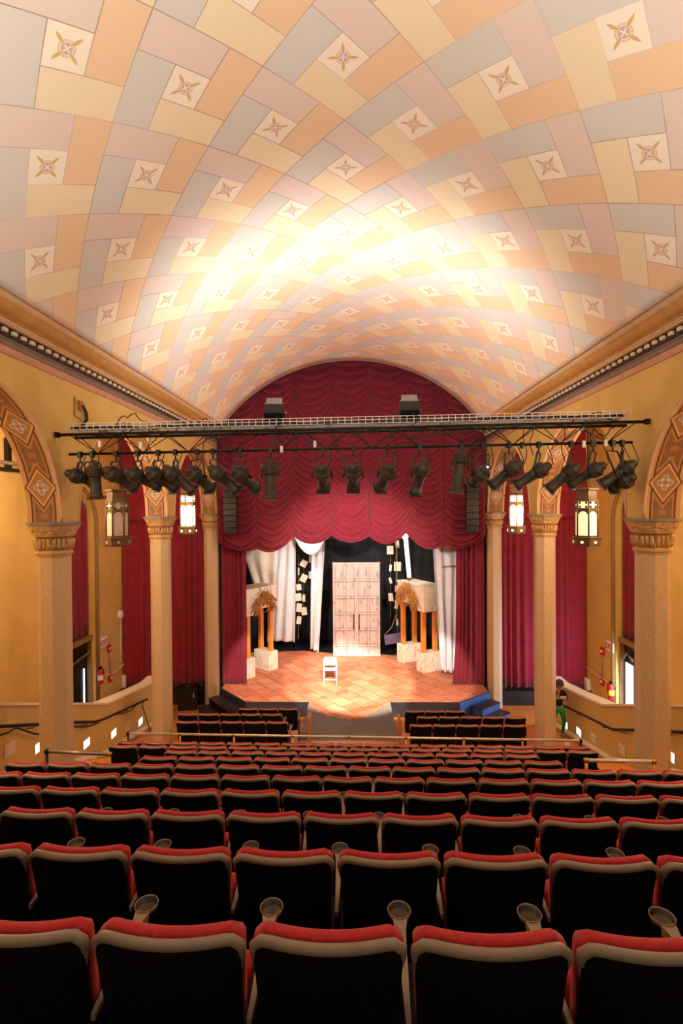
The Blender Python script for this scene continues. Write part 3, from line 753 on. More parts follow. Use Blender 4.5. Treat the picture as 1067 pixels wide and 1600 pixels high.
z0 = E-hfloor(16.5)+.02; dx = Vector((math.cos(.25), math.sin(.25), 0)); dy = Vector((-math.sin(.25), math.cos(.25), 0))
mb = MB(); mb.obox((c.x, 16.6, z0+.36), dx*.31, dy*.30, (0, 0, .36)); cb = mb.build('cabinet', m_black, t, bev=.02)
mb = MB(); mb.obox(Vector((c.x, 16.6, z0+.36))-dy*.305, dx*.27, dy*.008, (0, 0, .32)); mb.build('grille', m_plastic, t)
mb = MB(); mb.obox(Vector((c.x, 16.6, z0+.5))-dy*.315+dx*.2, dx*.012, dy*.003, (0, 0, .07)); mb.build('badge', m_offwhite, t)
mb = MB(); mb.lathe([(.001, 0), (.06, 0), (.06, .01), (.001, .01)], 12, Matrix.Translation((c.x, 16.6, z0+.72))); mb.build('pole_socket', m_steel, t)
for q in (-.24, .24):
    mb = MB(); mb.lathe([(.03, 0), (.03, .03)], 8, Matrix.Translation((c.x+q, 16.6, z0-.02))); mb.build('foot', m_plastic, t)

# ------------------------------------------------------------------ lanterns
def lantern(px, ytop, ybot, Y, rot, glass, label, lit=0):
    c = at(px, ybot, Y); top = at(px, ytop, Y); H = top.z-c.z; x, y, z = c.x, Y, c.z
    t = thing('lantern', label, 'lantern', (x, y, z), 'hexagonal arch lanterns')
    T = Matrix.Translation((x, y, z)); r = .215
    mb = MB(); mb.lathe([(.24, 0), (.275, .02), (.285, H*.13), (.30, H*.145), (.30, H*.16), (.2, H*.165)], 6, T, smooth=False, a0=rot); mb.build('tray', m_bronze, t, bev=.004)
    mb = MB()
    for k in range(6):
        a = rot+PI/6+k*PI/3; d = Vector((math.cos(a), math.sin(a), 0)); s_ = Vector((-math.sin(a), math.cos(a), 0))
        q = Vector((x, y, z+H*.075))+d*.245
        for an in range(6): mb.obox(q+(s_*math.cos(an*PI/3)+Vector((0, 0, math.sin(an*PI/3))))*.018, d*.004, s_*.011, (0, 0, .011))
    mb.build('tray_jewel', glass, t)
    # glass body
    mb = MB(); mb.lathe([(r*.96, H*.165), (r*.96, H*.79)], 6, T, smooth=False, a0=rot); mb.build('glass_body', glass, t)
    fr = MB()
    for k in range(6):
        a = rot+k*PI/3; p = Vector((x+r*math.cos(a), y+r*math.sin(a), 0)); fr.tube([p+Vector((0, 0, z+H*.16)), p+Vector((0, 0, z+H*.80))], .016, 6)
        a2 = rot+PI/6+k*PI/3; d = Vector((math.cos(a2), math.sin(a2), 0)); s_ = Vector((-math.sin(a2), math.cos(a2), 0)); ap = r*math.cos(PI/6)
        o = Vector((x, y, 0))+d*ap; hw = r*.5
        # pointed arch head and spandrel
        n = 8; arc = [(hw*.86*math.cos(PI*i/n), z+H*.52+hw*.9*math.sin(PI*i/n)) for i in range(n+1)]
        vs = [o+s_*u+Vector((0, 0, w)) for u, w in arc]+[o+s_*(hw*(1-2*i/n))+Vector((0, 0, z+H*.635)) for i in range(n+1)]
        fr.add(vs, [(i, i+1, n+2+i, n+1+i) for i in range(n)])
        for g in (-1, 1): fr.obox(o+s_*(g*hw*.93)+Vector((0, 0, z+H*.40)), d*.006, s_*(hw*.07), (0, 0, H*.24))
        for zz, th in ((.64, .012), (.785, .015), (.175, .012)): fr.obox(o+Vector((0, 0, z+H*zz)), d*.008, s_*hw, (0, 0, th))
        # quatrefoil band: lattice leaving a cross shaped opening
        bz, bh = z+H*.715, H*.065
        for gx in (-1, 1):
            for gz in (-1, 1):
                fr.ball(o+s_*(gx*hw*.55)+Vector((0, 0, bz+gz*bh*.55)), hw*.24, 8, (1, 1, 1))
                fr.obox(o+s_*(gx*hw*.86)+Vector((0, 0, bz+gz*bh*.2)), d*.005, s_*(hw*.06), (0, 0, bh*.12))
        fr.obox(o+Vector((0, 0, bz+bh*.95)), d*.005, s_*hw, (0, 0, .006)); fr.obox(o+Vector((0, 0, bz-bh*.95)), d*.005, s_*hw, (0, 0, .006))
    fr.build('fretwork', m_bronze, t)
    mb = MB(); mb.lathe([(r*.98, H*.79), (r*.98, H*.81), (r*.92, H*.82), (r*.92, H*.955), (r*1.12, H*.97), (r*1.12, H), (.03, H*1.02)], 6, T, smooth=False, a0=rot); mb.build('crown', m_bronze, t)
    mb = MB(); zt = E+1.72; n = max(2, int((zt-z-H)/.12))
    for k in range(3):
        a = rot+k*2*PI/3; mb.tube([(x+r*.8*math.cos(a), y+r*.8*math.sin(a), z+H), (x, y, z+H+.45)], .007, 5)
    mb.tube([(x, y, z+H+.43), (x, y, zt)], .009, 6); mb.build('chain', m_bronze, t)
    return x, y, z, H
lantern(184, 765, 853, 10.28, .52, m_glass_off, 'unlit bronze hexagonal lantern hanging in the arch after the first left column')
lantern(916, 763, 853, 10.28, .30, m_glow_lo, 'dimly lit bronze hexagonal lantern hanging in the arch after the first right column')
lanL = lantern(294, 757, 835, 14.76, .52, m_glow_hi, 'bright lit bronze lantern in front of the left aisle curtain', 1)
lanR = lantern(806.5, 757, 834, 14.76, .30, m_glow_hi, 'bright lit bronze lantern in front of the right aisle curtain', 1)

# ------------------------------------------------------------------ lighting truss
YT = 7.8
t = thing('lighting_truss', 'black lighting truss spanning the hall wall to wall', 'truss', (0, YT, E+.9))
zu = at(550, 672, YT).z; zl = at(550, 700.5, YT).z
TT = .0115
for dy, xa, xb in ((-.17, -4.47, 4.44), (.17, -4.40, 4.36)):
    mb = MB(); mb.tube([(xa, YT+dy, zu+TT*xa), (xb, YT+dy, zu+TT*xb)], .024, 8); mb.build('upper_chord', m_black, t)
mb = MB(); mb.tube([(-4.40, YT, zl-TT*4.4), (4.36, YT, zl+TT*4.36)], .022, 8); mb.build('lower_pipe', m_black, t)
mb = MB(); x = -4.3; k = 0
while x < 4.2:
    for dy in (-.17, .17):
        a = (x, YT+dy, zu+TT*x); b = (x+.36, YT, zl+TT*(x+.36))
        mb.tube([a, b], .008, 5); mb.tube([b, (x+.72, YT+dy, zu+TT*(x+.72))], .008, 5)
    mb.tube([(x, YT-.17, zu+TT*x), (x, YT+.17, zu+TT*x)], .008, 5); mb.tube([(x, YT-.17, zu+TT*x), (x+.72, YT+.17, zu+TT*(x+.72))], .006, 5)
    x += .72
mb.build('web_bracing', m_black, t)
mb = MB(); zt_ = at(550, 664, YT).z; xx = -4.35
for dy in (-.14, 0, .14): mb.tube([(-4.35, YT+dy, zt_-TT*4.35), (4.3, YT+dy, zt_+TT*4.3)], .006, 5)
for dy in (-.15, .15):
    for zz in (.05, .095): mb.tube([(-4.35, YT+dy, zt_+zz-TT*4.35), (4.3, YT+dy, zt_+zz+TT*4.3)], .006, 5)
while xx < 4.3:
    q = TT*xx; mb.tube([(xx, YT-.15, zt_+.10+q), (xx, YT-.15, zt_+q), (xx, YT+.15, zt_+q), (xx, YT+.15, zt_+.10+q)], .006, 5); xx += .105
mb.build('wire_cable_tray', m_tray, t)
rr = random.Random(3)
for k in range(9):
    mb = MB(); pts = []
    x = -4.3; ph = rr.uniform(0, 6); dy = rr.uniform(-.12, .12)
    while x < 4.3:
        pts.append((x, YT+dy+.03*math.sin(x*2+ph), zt_+TT*x+.02+.02*math.sin(x*3.1+ph)+rr.uniform(0, .02))); x += .25
    mb.tube(pts, .011, 5); mb.build('cable', m_cord if k % 3 == 0 else m_cable, t)
for px0, px1, dip in ((175, 235, -20), (230, 285, 8), (288, 345, -12), (415, 470, 20), (620, 668, 18), (880, 975, -22), (905, 960, 14), (645, 760, 10), (150, 215, 12), (540, 600, 8)):
    mb = MB(); n = 10
    mb.tube([at(px0+(px1-px0)*i/n, 668+dip*math.sin(PI*i/n)+4*math.sin(i*1.9), YT-.05+.02*math.sin(i)) for i in range(n+1)], .009, 5); mb.build('cable', m_cable, t)
for px in (190, 232, 320, 437, 463, 523, 609, 617, 742, 820, 830, 880, 925):
    mb = MB(); n = 8; L_ = rr.uniform(30, 62)
    mb.tube([at(px+3*math.sin(i*.9+px), 668+L_*i/n, YT-.08+.03*math.sin(i)) for i in range(n+1)], .007, 5); mb.build('cable', m_cable, t)
for px in (156, 220, 427, 440, 483, 492, 815, 912, 925, 946):
    c = at(px, 690 + (px % 7)*2, YT-.1); mb = MB(); mb.box(c.x-.02, c.x+.02, c.y-.02, c.y+.02, c.z-.05, c.z+.05); mb.build('plug_connector', m_black if px % 2 else m_offwhite, t)
# wall brackets at the ends
for sd in (-1, 1):
    mb = MB(); mb.box(*sorted((sd*(XW-.07), sd*(XW-.02))), YT-.21, YT-.13, zu-.04+TT*sd*4.4, zu+.04+TT*sd*4.4); mb.build('wall_bracket', m_black, t)

zl0 = zl
def spot(clamp, rear, front, label, Lt=.60, lit=False, kind=0):
    a = at(rear[0], rear[1], YT-.02); b = at(front[0], front[1], YT-.02); d2 = b-a
    lat = d2.length; dep = math.sqrt(max(.0, Lt*Lt-lat*lat))
    b = b+Vector((0, dep, 0)); a2 = a+Vector((0, -dep*.3, 0)); b = b-Vector((0, dep*.3, 0))
    a = a2; ax = (b-a).normalized(); Lr = (b-a).length
    cl = at(clamp, 702, YT); piv = a+ax*(Lr*.42)
    t = thing('stage_spotlight', label, 'spotlight', (cl.x, YT, zl0), 'stage spotlights on the truss')
    side = ax.cross(Vector((0, 0, 1)))
    if side.length < .05: side = Vector((1, 0, 0))
    if abs(ax.z) > .82 : side = Vector((1, 0, 0))
    side = (side-ax*side.dot(ax)).normalized(); up = side.cross(ax).normalized()
    R = Matrix((side, up, ax)).transposed().to_4x4(); R.translation = a
    mb = MB(); mb.lathe([(.04, -.02), (.058, 0), (.07, .03), (.07, .05), (.098, .07), (.116, .12), (.116, .20), (.10, .235)], 20, R)
    for q in range(4): mb.lathe([(.119, .09+.03*q), (.124, .095+.03*q), (.124, .105+.03*q), (.119, .11+.03*q)], 20, R)
    mb.build('lamp_housing', m_dkmetal, t)
    mb = MB(); mb.lathe([(.098, .225), (.09, .25), (.085, .30), (.085, Lr-.08), (.096, Lr-.075), (.098, Lr-.03), (.09, Lr-.02)], 20, R); mb.build('barrel', m_dkmetal, t)
    mb = MB(); g = b-ax*.01; s2 = (side+up)*.7071; u2 = (up-side)*.7071
    mb.obox(g, side*.108, up*.108, ax*.012); mb.build('gel_frame', m_dkmetal, t)
    mb = MB(); mb.lathe([(.001, Lr+.003), (.04, Lr+.006), (.068, Lr+.003), (.068, Lr-.0), (.001, Lr-.0)], 16, R); mb.build('lens', m_lens, t)
    # yoke
    zl = zl0+TT*cl.x; top = Vector((cl.x, YT, zl-.13)); h = side*.14
    hs = Vector((side.x, side.y, 0)); hs = hs.normalized()*.13 if hs.length > .2 else Vector((.13, 0, 0))
    mb = MB(); mb.tube([piv+h, piv*.35+top*.65+h*.35+hs*.65+Vector((0, 0, -.02)), top+hs+Vector((0, 0, -.03)), top+hs*.8, top-hs*.8, top-hs+Vector((0, 0, -.03)), piv*.35+top*.65-h*.35-hs*.65+Vector((0, 0, -.02)), piv-h], .012, 6, flat=1.5); mb.build('yoke', m_dkmetal, t)
    mb = MB(); mb.tube([top, (cl.x, YT, zl-.03)], .012, 6); mb.box(cl.x-.025, cl.x+.025, YT-.04, YT+.04, zl-.055, zl+.04); k_ = mb.build('clamp', m_black, t)
    mb = MB()
    for s_ in (-1, 1): mb.obox(piv+h*(s_*1.12), side*.012, up*.025, ax*.025)
    mb.build('tilt_knob', m_plastic, t)
    n = 9; mb = MB(); e = Vector((cl.x+.12, YT-.03, zl)); mb.tube([a.lerp(e, i/n)+Vector((.05*math.sin(PI*i/n), -.05*math.sin(PI*i/n), -.12*math.sin(PI*i/n))) for i in range(n+1)], .007, 5); mb.build('power_cable', m_cable, t)
    if lit:
        c = at(761, 731, YT-.1); mb = MB(); mb.ball(c, .022, 10); mb.build('lamp', m_bulb, t)
        mb = MB(); mb.lathe([(.03, -.05), (.05, -.02), (.055, .0)], 12, Matrix.Translation(c+Vector((0, .03, 0))) @ Matrix.Rotation(PI/2, 4, 'X')); mb.build('reflector', m_steel, t)
    return b, ax
SP = [(125, (108, 739), (136, 751)), (144, (148, 722), (148, 779)), (181, (171, 734), (197, 762)), (215, (202, 736), (238, 759)), (247, (235, 734), (264, 762)),
      (274, (260, 731), (298, 767)), (308, (298, 733), (321, 762)), (332.5, (331, 731), (367, 766)), (375, (367, 733), (395, 763)), (423, (422, 720), (423, 782)),
      (504, (503, 731), (503, 762)), (552, (551, 730), (552, 761)), (605, (611, 730), (594, 762)), (655.5, (662, 722), (650, 770)), (721, (722, 702), (712, 771)),
      (754, (757, 733), (743, 754)), (795, (810, 723), (775, 758)), (841.5, (855, 727), (811, 758)), (892, (901, 726), (862, 765)), (927, (939, 727), (899, 756)),
      (957, (985, 745), (968, 762)), (972, (989, 723), (944, 758))]
HINT = ['tilted over the left wall pier', 'pointing straight down near the left wall', 'above the unlit lantern', 'right of the unlit lantern', 'angled toward the second left column',
        'long barrel left of the bright left lantern', 'just above the bright left lantern', 'over the left hanging speaker', 'at the left edge of the swagged curtain', 'hanging vertically, long barrel',
        'foreshortened toward the stage', 'pointing at the stage middle', 'angled left near the middle', 'long barrel under the right floodlight side', 'steep long barrel near the right speaker',
        'with its lamp glaring', 'left of the bright right lantern', 'over the bright right lantern', 'before the second right column', 'above the dim right lantern', 'small, half hidden at the right end', 'large, ending the truss at the right']
for i, ((c, r, f_), hnt) in enumerate(zip(SP, HINT)):
    spot(c, r, f_, 'black spotlight %s, %s from left on the truss' % (hnt, ORD[i+1]), .40 if i in (0, 15, 20) else .58, lit=(i == 15))
# floodlights on top of the truss
FL = []
for px, ya, yb, lab in ((428.5, 633, 658, 'left'), (639.5, 628, 654, 'right')):
    c = at(px, (ya+yb)/2, YT-.05); t = thing('floodlight', 'black floodlight standing on the %s half of the truss, aimed at the ceiling' % lab, 'floodlight', (c.x, c.y, zu), 'ceiling floodlights')
    R = Matrix.Rotation(math.radians(-34), 4, 'X'); ax = R @ Vector((0, 0, 1)); ay = R @ Vector((0, 1, 0)); sx = Vector((1, 0, 0))
    mb = MB(); hw = .132
    for s_ in (-1, 1): mb.obox(c+sx*(s_*hw), sx*.008, ay*.10, ax*.10)
    mb.obox(c-ay*.10, sx*hw, ay*.006, ax*.10); mb.obox(c+ay*.10, sx*hw, ay*.006, ax*.10); mb.obox(c-ax*.10, sx*hw, ay*.10, ax*.006); mb.build('housing', m_plastic, t)
    mb = MB()
    for s_ in (-1, 1): mb.obox(c+ax*.10+ay*(s_*.10), sx*(hw+.01), ay*.01, ax*.012); mb.obox(c+ax*.10+sx*(s_*hw), sx*.01, ay*.1, ax*.012)
    mb.obox(c+ax*.16-ay*.105, sx*(hw-.01), ay*.004, ax*.06)
    mb.build('face_frame', m_steel, t)
    mb = MB(); mb.obox(c+ax*.06, sx*(hw-.012), ay*.09, ax*.004); mb.build('lamp_face', m_floodface, t)
    mb = MB(); mb.tube([c+sx*(hw+.015), c+sx*(hw+.02)-Vector((0, 0, .17)), c-sx*(hw+.02)-Vector((0, 0, .17)), c-sx*(hw+.015)], .012, 6); mb.build('bracket', m_black, t)
    mb = MB(); mb.ball(c+sx*(hw+.04), .02, 8); mb.build('tilt_knob', m_steel, t)
    FL.append((c+ax*.13, ax))
    mb = MB(); n = 8; mb.tube([c-Vector((-.03, .1, .05))+Vector((.08*math.sin(i*.7), -.02, -.045*i)) for i in range(n)], .008, 5); mb.build('power_cable', m_cable, t)

# ------------------------------------------------------------------ seats
def slab(mb, surf, layers, nu=12, nv=8):
    L = len(layers); w = nu+1; h = nv+1; vs = []
    for yo, ins in layers:
        for j in range(h):
            for i in range(w):
                u = -1+2*i/nu; v = j/nv
                x, y, z = surf(u*(1-ins/.24), ins/.6+(1-2*ins/.6)*v); vs.append((x, y+yo, z))
    fs = []; q = w*h
    fs += [(j*w+i, j*w+i+1, (j+1)*w+i+1, (j+1)*w+i) for j in range(nv) for i in range(nu)]
    o = (L-1)*q; fs += [(o+j*w+i, o+(j+1)*w+i, o+(j+1)*w+i+1, o+j*w+i+1) for j in range(nv) for i in range(nu)]
    bd = [i for i in range(w)]+[j*w+nu for j in range(1, h)]+[nv*w+i for i in range(nu-1, -1, -1)]+[j*w for j in range(nv-1, 0, -1)]
    for l in range(L-1):
        a = l*q; b = a+q
        for i in range(len(bd)): fs.append((a+bd[i], a+bd[(i+1) % len(bd)], b+bd[(i+1) % len(bd)], b+bd[i]))
    return mb.add(vs, fs, True)
def bsurf(u, v):
    w = .222+.022*v; au = abs(u)
    z = .27+.575*v
    z -= v**6*.034*max(0, (au-.80)/.20)**2.2
    z += v**3*.010*(au**2)
    return (u*w, -.032*(1-u*u)+.10*(1-v), z)
seat0 = thing('theatre_seat', 'x', 'theatre seat', (0, 0, 0), 'raked theatre seats')
mb = MB(); slab(mb, bsurf, [(-.012, .012), (-.006, .0), (.022, 0)]); mb.build('back_shell', m_seatback, seat0)
mb = MB(); path = []; rad = []
for i in range(41):
    s = -1+2*i/40
    path.append(s)
pts = []; rs = []
for v in (.80, .85, .90, .94): p = bsurf(-1, v); pts.append((p[0]+.003, p[1]+.008, p[2])); rs.append(.004+.014*(v-.80)/.15)
for i in range(19): u = -.985+1.97*i/18; p = bsurf(u, 1); pts.append((p[0], p[1]+.006, p[2]-.004)); rs.append(.0185)
for v in (.94, .90, .85, .80): p = bsurf(1, v); pts.append((p[0]-.003, p[1]+.008, p[2])); rs.append(.004+.014*(v-.80)/.15)
mb.tube(pts, rs, 8); mb.build('edge_trim', m_trimp, seat0)
mb = MB()
def csurf(u, v):
    x, y, z = bsurf(u, v); return (x*1.0, y, z+.012*v)
slab(mb, csurf, [(.022, .006), (.030, -.004), (.062, -.002), (.078, .012), (.084, .035)]); mb.build('back_cushion', m_seatfab, seat0)
mb = MB()
def ssurf(u, v): return (u*.226, .150+.05*v, .29+.27*v)
slab(mb, ssurf, [(0, .012), (.012, 0), (.075, 0), (.09, .014)], 8, 6); mb.build('seat_cushion', m_seatfab, seat0)
mb = MB(); mb.box(-.2, .2, .262, .275, .31, .54); mb.build('seat_board', m_plastic, seat0)
def arm(x, par):
    mb = MB(); n = 8; vs = []; 
    ys = [.02+(.40-.02)*i/n for i in range(n+1)]
    for i, y in enumerate(ys):
        k = i/n; w = .008+.012*k+(.010*max(0, (k-.8)/.2)**2); z = .565+.035*k; h = .012+.012*k
        vs += [(x-w, y, z), (x+w, y, z), (x+w*.8, y, z-2*h), (x-w*.8, y, z-2*h)]
    fs = [(i*4+j, i*4+(j+1) % 4, (i+1)*4+(j+1) % 4, (i+1)*4+j) for i in range(n) for j in range(4)]+[(3, 2, 1, 0), (n*4, n*4+1, n*4+2, n*4+3)]
    mb.add(vs, fs)
    mb.lathe([(.030, -.055), (.045, -.012), (.0485, 0), (.0465, .003), (.0445, -.003)], 20, Matrix.Translation((x, .438, .602)), caps=False)
    a = mb.build('armrest', m_trimp, par)
    mb = MB(); mb.lathe([(.033, -.085), (.0435, -.012), (.0445, -.002), (.043, -.002), (.034, -.075), (.001, -.075)], 18, Matrix.Translation((x, .438, .60)), caps=True); mb.build('cup_holder', m_plastic, a)
    mb = MB(); mb.prism([(x-.011, .05), (x+.011, .05), (x+.011, .30), (x-.011, .30)], 0, [.54, .54, .565, .565]); mb.build('standard', m_plastic, par)
arm(P/2, seat0)
seatE = None
first = True
def put(u, y, z, th, label):
    global first
    loc = (u*math.cos(th), y-u*math.sin(th), z)
    if first:
        first = False; seat0.location = loc; seat0.rotation_euler = (0, 0, -th); seat0['label'] = label; return seat0
    return dup(seat0, loc, -th, label)
EXT = {6: (-9, 6), 7: (-6, 4), 8: (-6, 4), 9: (-9, 6), 10: (-9, 7)}
for k in range(1, 11):
    y = rowY(k); z = rowZ(k); ids = []
    for i in range(-14, 14):
        if k in EXT and not (EXT[k][0] <= i <= EXT[k][1]): continue
        ends = [project(((i+PHASE[k]+q)*P, y, z+.82))[0] for q in (.04, .96)]
        if ends[1] < 3 or ends[0] > 1064: continue
        ids.append(i)
    for n, i in enumerate(ids):
        put((i+PHASE[k]+.5)*P, y, z, TH, 'black theatre seat with red edge, %s from left, %s row from the viewer' % (ORD[n+1], ORD[k]))
# seats in front of the stage
PIT_ = [(-1, 'third', 274.4, 450.5, 5, 1130, 11.33), (-1, 'second', 276.5, 441, 5, 1119.5, 12.1), (-1, 'first', 371.8, 465.6, 3, 1112, 12.72),
        (1, 'third', 639.6, 823, 5, 1136, 11.1), (1, 'second', 651, 822.7, 5, 1125, 11.87), (1, 'first', 632, 727.4, 3, 1116.6, 12.5)]
for sd, rn, x0, x1, n, yp, Y in PIT_:
    a = at(x0, yp, Y); b = at(x1, yp+.5, Y); z = (a.z+b.z)/2-.845; z = E-hfloor(Y)
    for i in range(n):
        xx = a.x+(b.x-a.x)*(i+.5)/n
        put(xx/math.cos(TH), Y+xx*math.tan(TH)*0+xx*math.sin(TH)*0, z, .0001, 'black theatre seat beyond the long rail, %s from left, %s row, %s block before stage' % (ORD[i+1], rn, SIDE[sd]))
for o in list(S.objects):
    if o.get('category') == 'theatre seat' and 'beyond the long rail' in o['label']: o['group'] = 'seats before the stage'
# wooden end panels of the front rows
for px, yp, Y, lab in ((482, 1124, 12.75, 'left'), (625, 1129, 12.55, 'right')):
    c = at(px, yp, Y); mb = MB(); z0 = E-hfloor(Y); mb.box(c.x-.03, c.x+.03, Y-.02, Y+.4, z0, z0+.62)
    single('end_panel', mb, m_wood, 'orange wood end panel at the inner end of the %s front seat block' % lab, 'panel', 'seat row end panels', bev=.01)

# ------------------------------------------------------------------ rails
def rail(name, pts, posts, r, label, floorz, mt):
    c = (Vector(pts[0])+Vector(pts[-1]))/2
    t = thing(name, label, 'handrail', (c.x, c.y, floorz), 'metal safety rails')
    mb = MB(); mb.tube(pts, r, 10); mb.build('rail_bar', mt, t)
    for p, m in posts:
        q = MB(); q.tube([(p[0], p[1], floorz), (p[0], p[1], p[2])], r*.9, 8); o = q.build('post', m, t)
        q = MB(); q.ball((p[0], p[1], p[2]), r*1.5, 8, (1.1, 1, 1)); q.build('fitting', m, o)
Y = 9.95; a = at(198, 1148, Y); b = at(905, 1155, Y); a = a+Vector((0, .06, 0)); b = b-Vector((0, .06, 0))
zf = rowZ(10)
posts = [(a, m_black), (b, m_black)]
for px in (280, 365, 457, 545, 634, 724, 815):
    q = at(px, 1152, Y); k = (q.x-a.x)/(b.x-a.x); posts.append((a.lerp(b, k), m_brass))
rail('long_rail', [a, b], posts, .024, 'long bright metal rail across the front of the raked seats', zf, m_rail)
Y = 6.45; zf = rowZ(6)
a = at(73, 1174, Y); b = at(171, 1178.5, Y)
rail('short_rail', [a, b], [(a, m_black), (b, m_brass)], .022, 'short steel rail beside the near left column', zf, m_steel)
a = at(916, 1188, Y-.1); b = at(1021, 1190, Y-.1)
rail('short_rail', [a, b], [(a, m_brass), (b, m_brass)], .024, 'short brass rail beside the near right column', zf, m_rail)
# handrails on the half walls
for sd, pts in ((-1, [(230, 1092.5), (162, 1124), (149, 1128), (120, 1128.5), (-40, 1137)]), (1, [(880, 1102), (927, 1125), (957, 1140), (985, 1140.5), (1110, 1146)])):
    q = [atx(px, py, sd*5.62) for px, py in pts]
    t = thing('wall_handrail', 'dark handrail climbing along the %s ramp wall' % SIDE[sd], 'handrail', q[1], 'ramp wall handrails')
    mb = MB(); mb.tube(q, .028, 8); mb.build('grip', m_black, t)
    for a, b in zip(q[:-1], q[1:]):
        c = a.lerp(b, .5); mb = MB(); mb.tube([c, c+Vector((0, 0, -.06)), (sd*5.74, c.y, c.z-.07)], .01, 6); mb.build('bracket', m_black, t)
q = [(225, 1095), (222, 1102), (228, 1120), (234, 1140)]
mb = MB(); mb.tube([atx(a, b, -5.66) for a, b in q], .014, 6); single('cable', mb, m_cable, 'black cable hanging from the far end of the left ramp handrail', 'cable')
q = [(213, 1101), (205, 1110), (195, 1114), (184, 1115.5), (176, 1117)]
mb = MB(); mb.tube([atx(a, b, -5.60) for a, b in q], .014, 6); single('cable', mb, m_cable, 'black cable looped under the sloping left handrail', 'cable')
q = [(152, 1130), (142, 1134), (130, 1136), (116, 1135.5), (100, 1148), (70, 1149), (52, 1146), (38, 1141), (25, 1137), (12, 1145), (-15, 1153)]
mb = MB(); mb.tube([atx(a, b, -5.58) for a, b in q], .018, 6); single('cable', mb, m_cable, 'black cable swagged along the left ramp wall behind the near column', 'cable')
# step lights
for sd, lst in ((-1, [(14.4, 1170.5, 0, 'leftmost unlit'), (60.7, 1166.7, 1, 'lit'), (134.6, 1161.4, 1, 'lit'), (177, 1146, 1, 'lit'), (199, 1136, 0, 'dim'), (219, 1127.5, 1, 'lit')]),
                (1, [(1048, 1181, 1, 'lit'), (972, 1171.6, 0, 'dim'), (928, 1153.6, 0, 'dim'), (905, 1143.5, 1, 'lit'), (884, 1132, 1, 'lit')])):
    for i, (px, py, on, w) in enumerate(lst):
        c = atx(px, py, sd*5.735)
        t = thing('step_light', '%s recessed step light, %s from the viewer on the %s ramp wall' % (w.replace('leftmost ', ''), ORD[i+1], SIDE[sd]), 'step light', c, 'ramp wall step lights')
        mb = MB(); mb.box(*sorted((c.x, c.x-sd*.012)), c.y-.13, c.y+.13, c.z-.095, c.z+.095); mb.build('frame', m_offwhite, t)
        mb = MB(); mb.box(*sorted((c.x-sd*.012, c.x-sd*.016)), c.y-.115, c.y+.115, c.z-.08, c.z+.08); mb.build('lens', m_step_on if on else m_step_off, t)

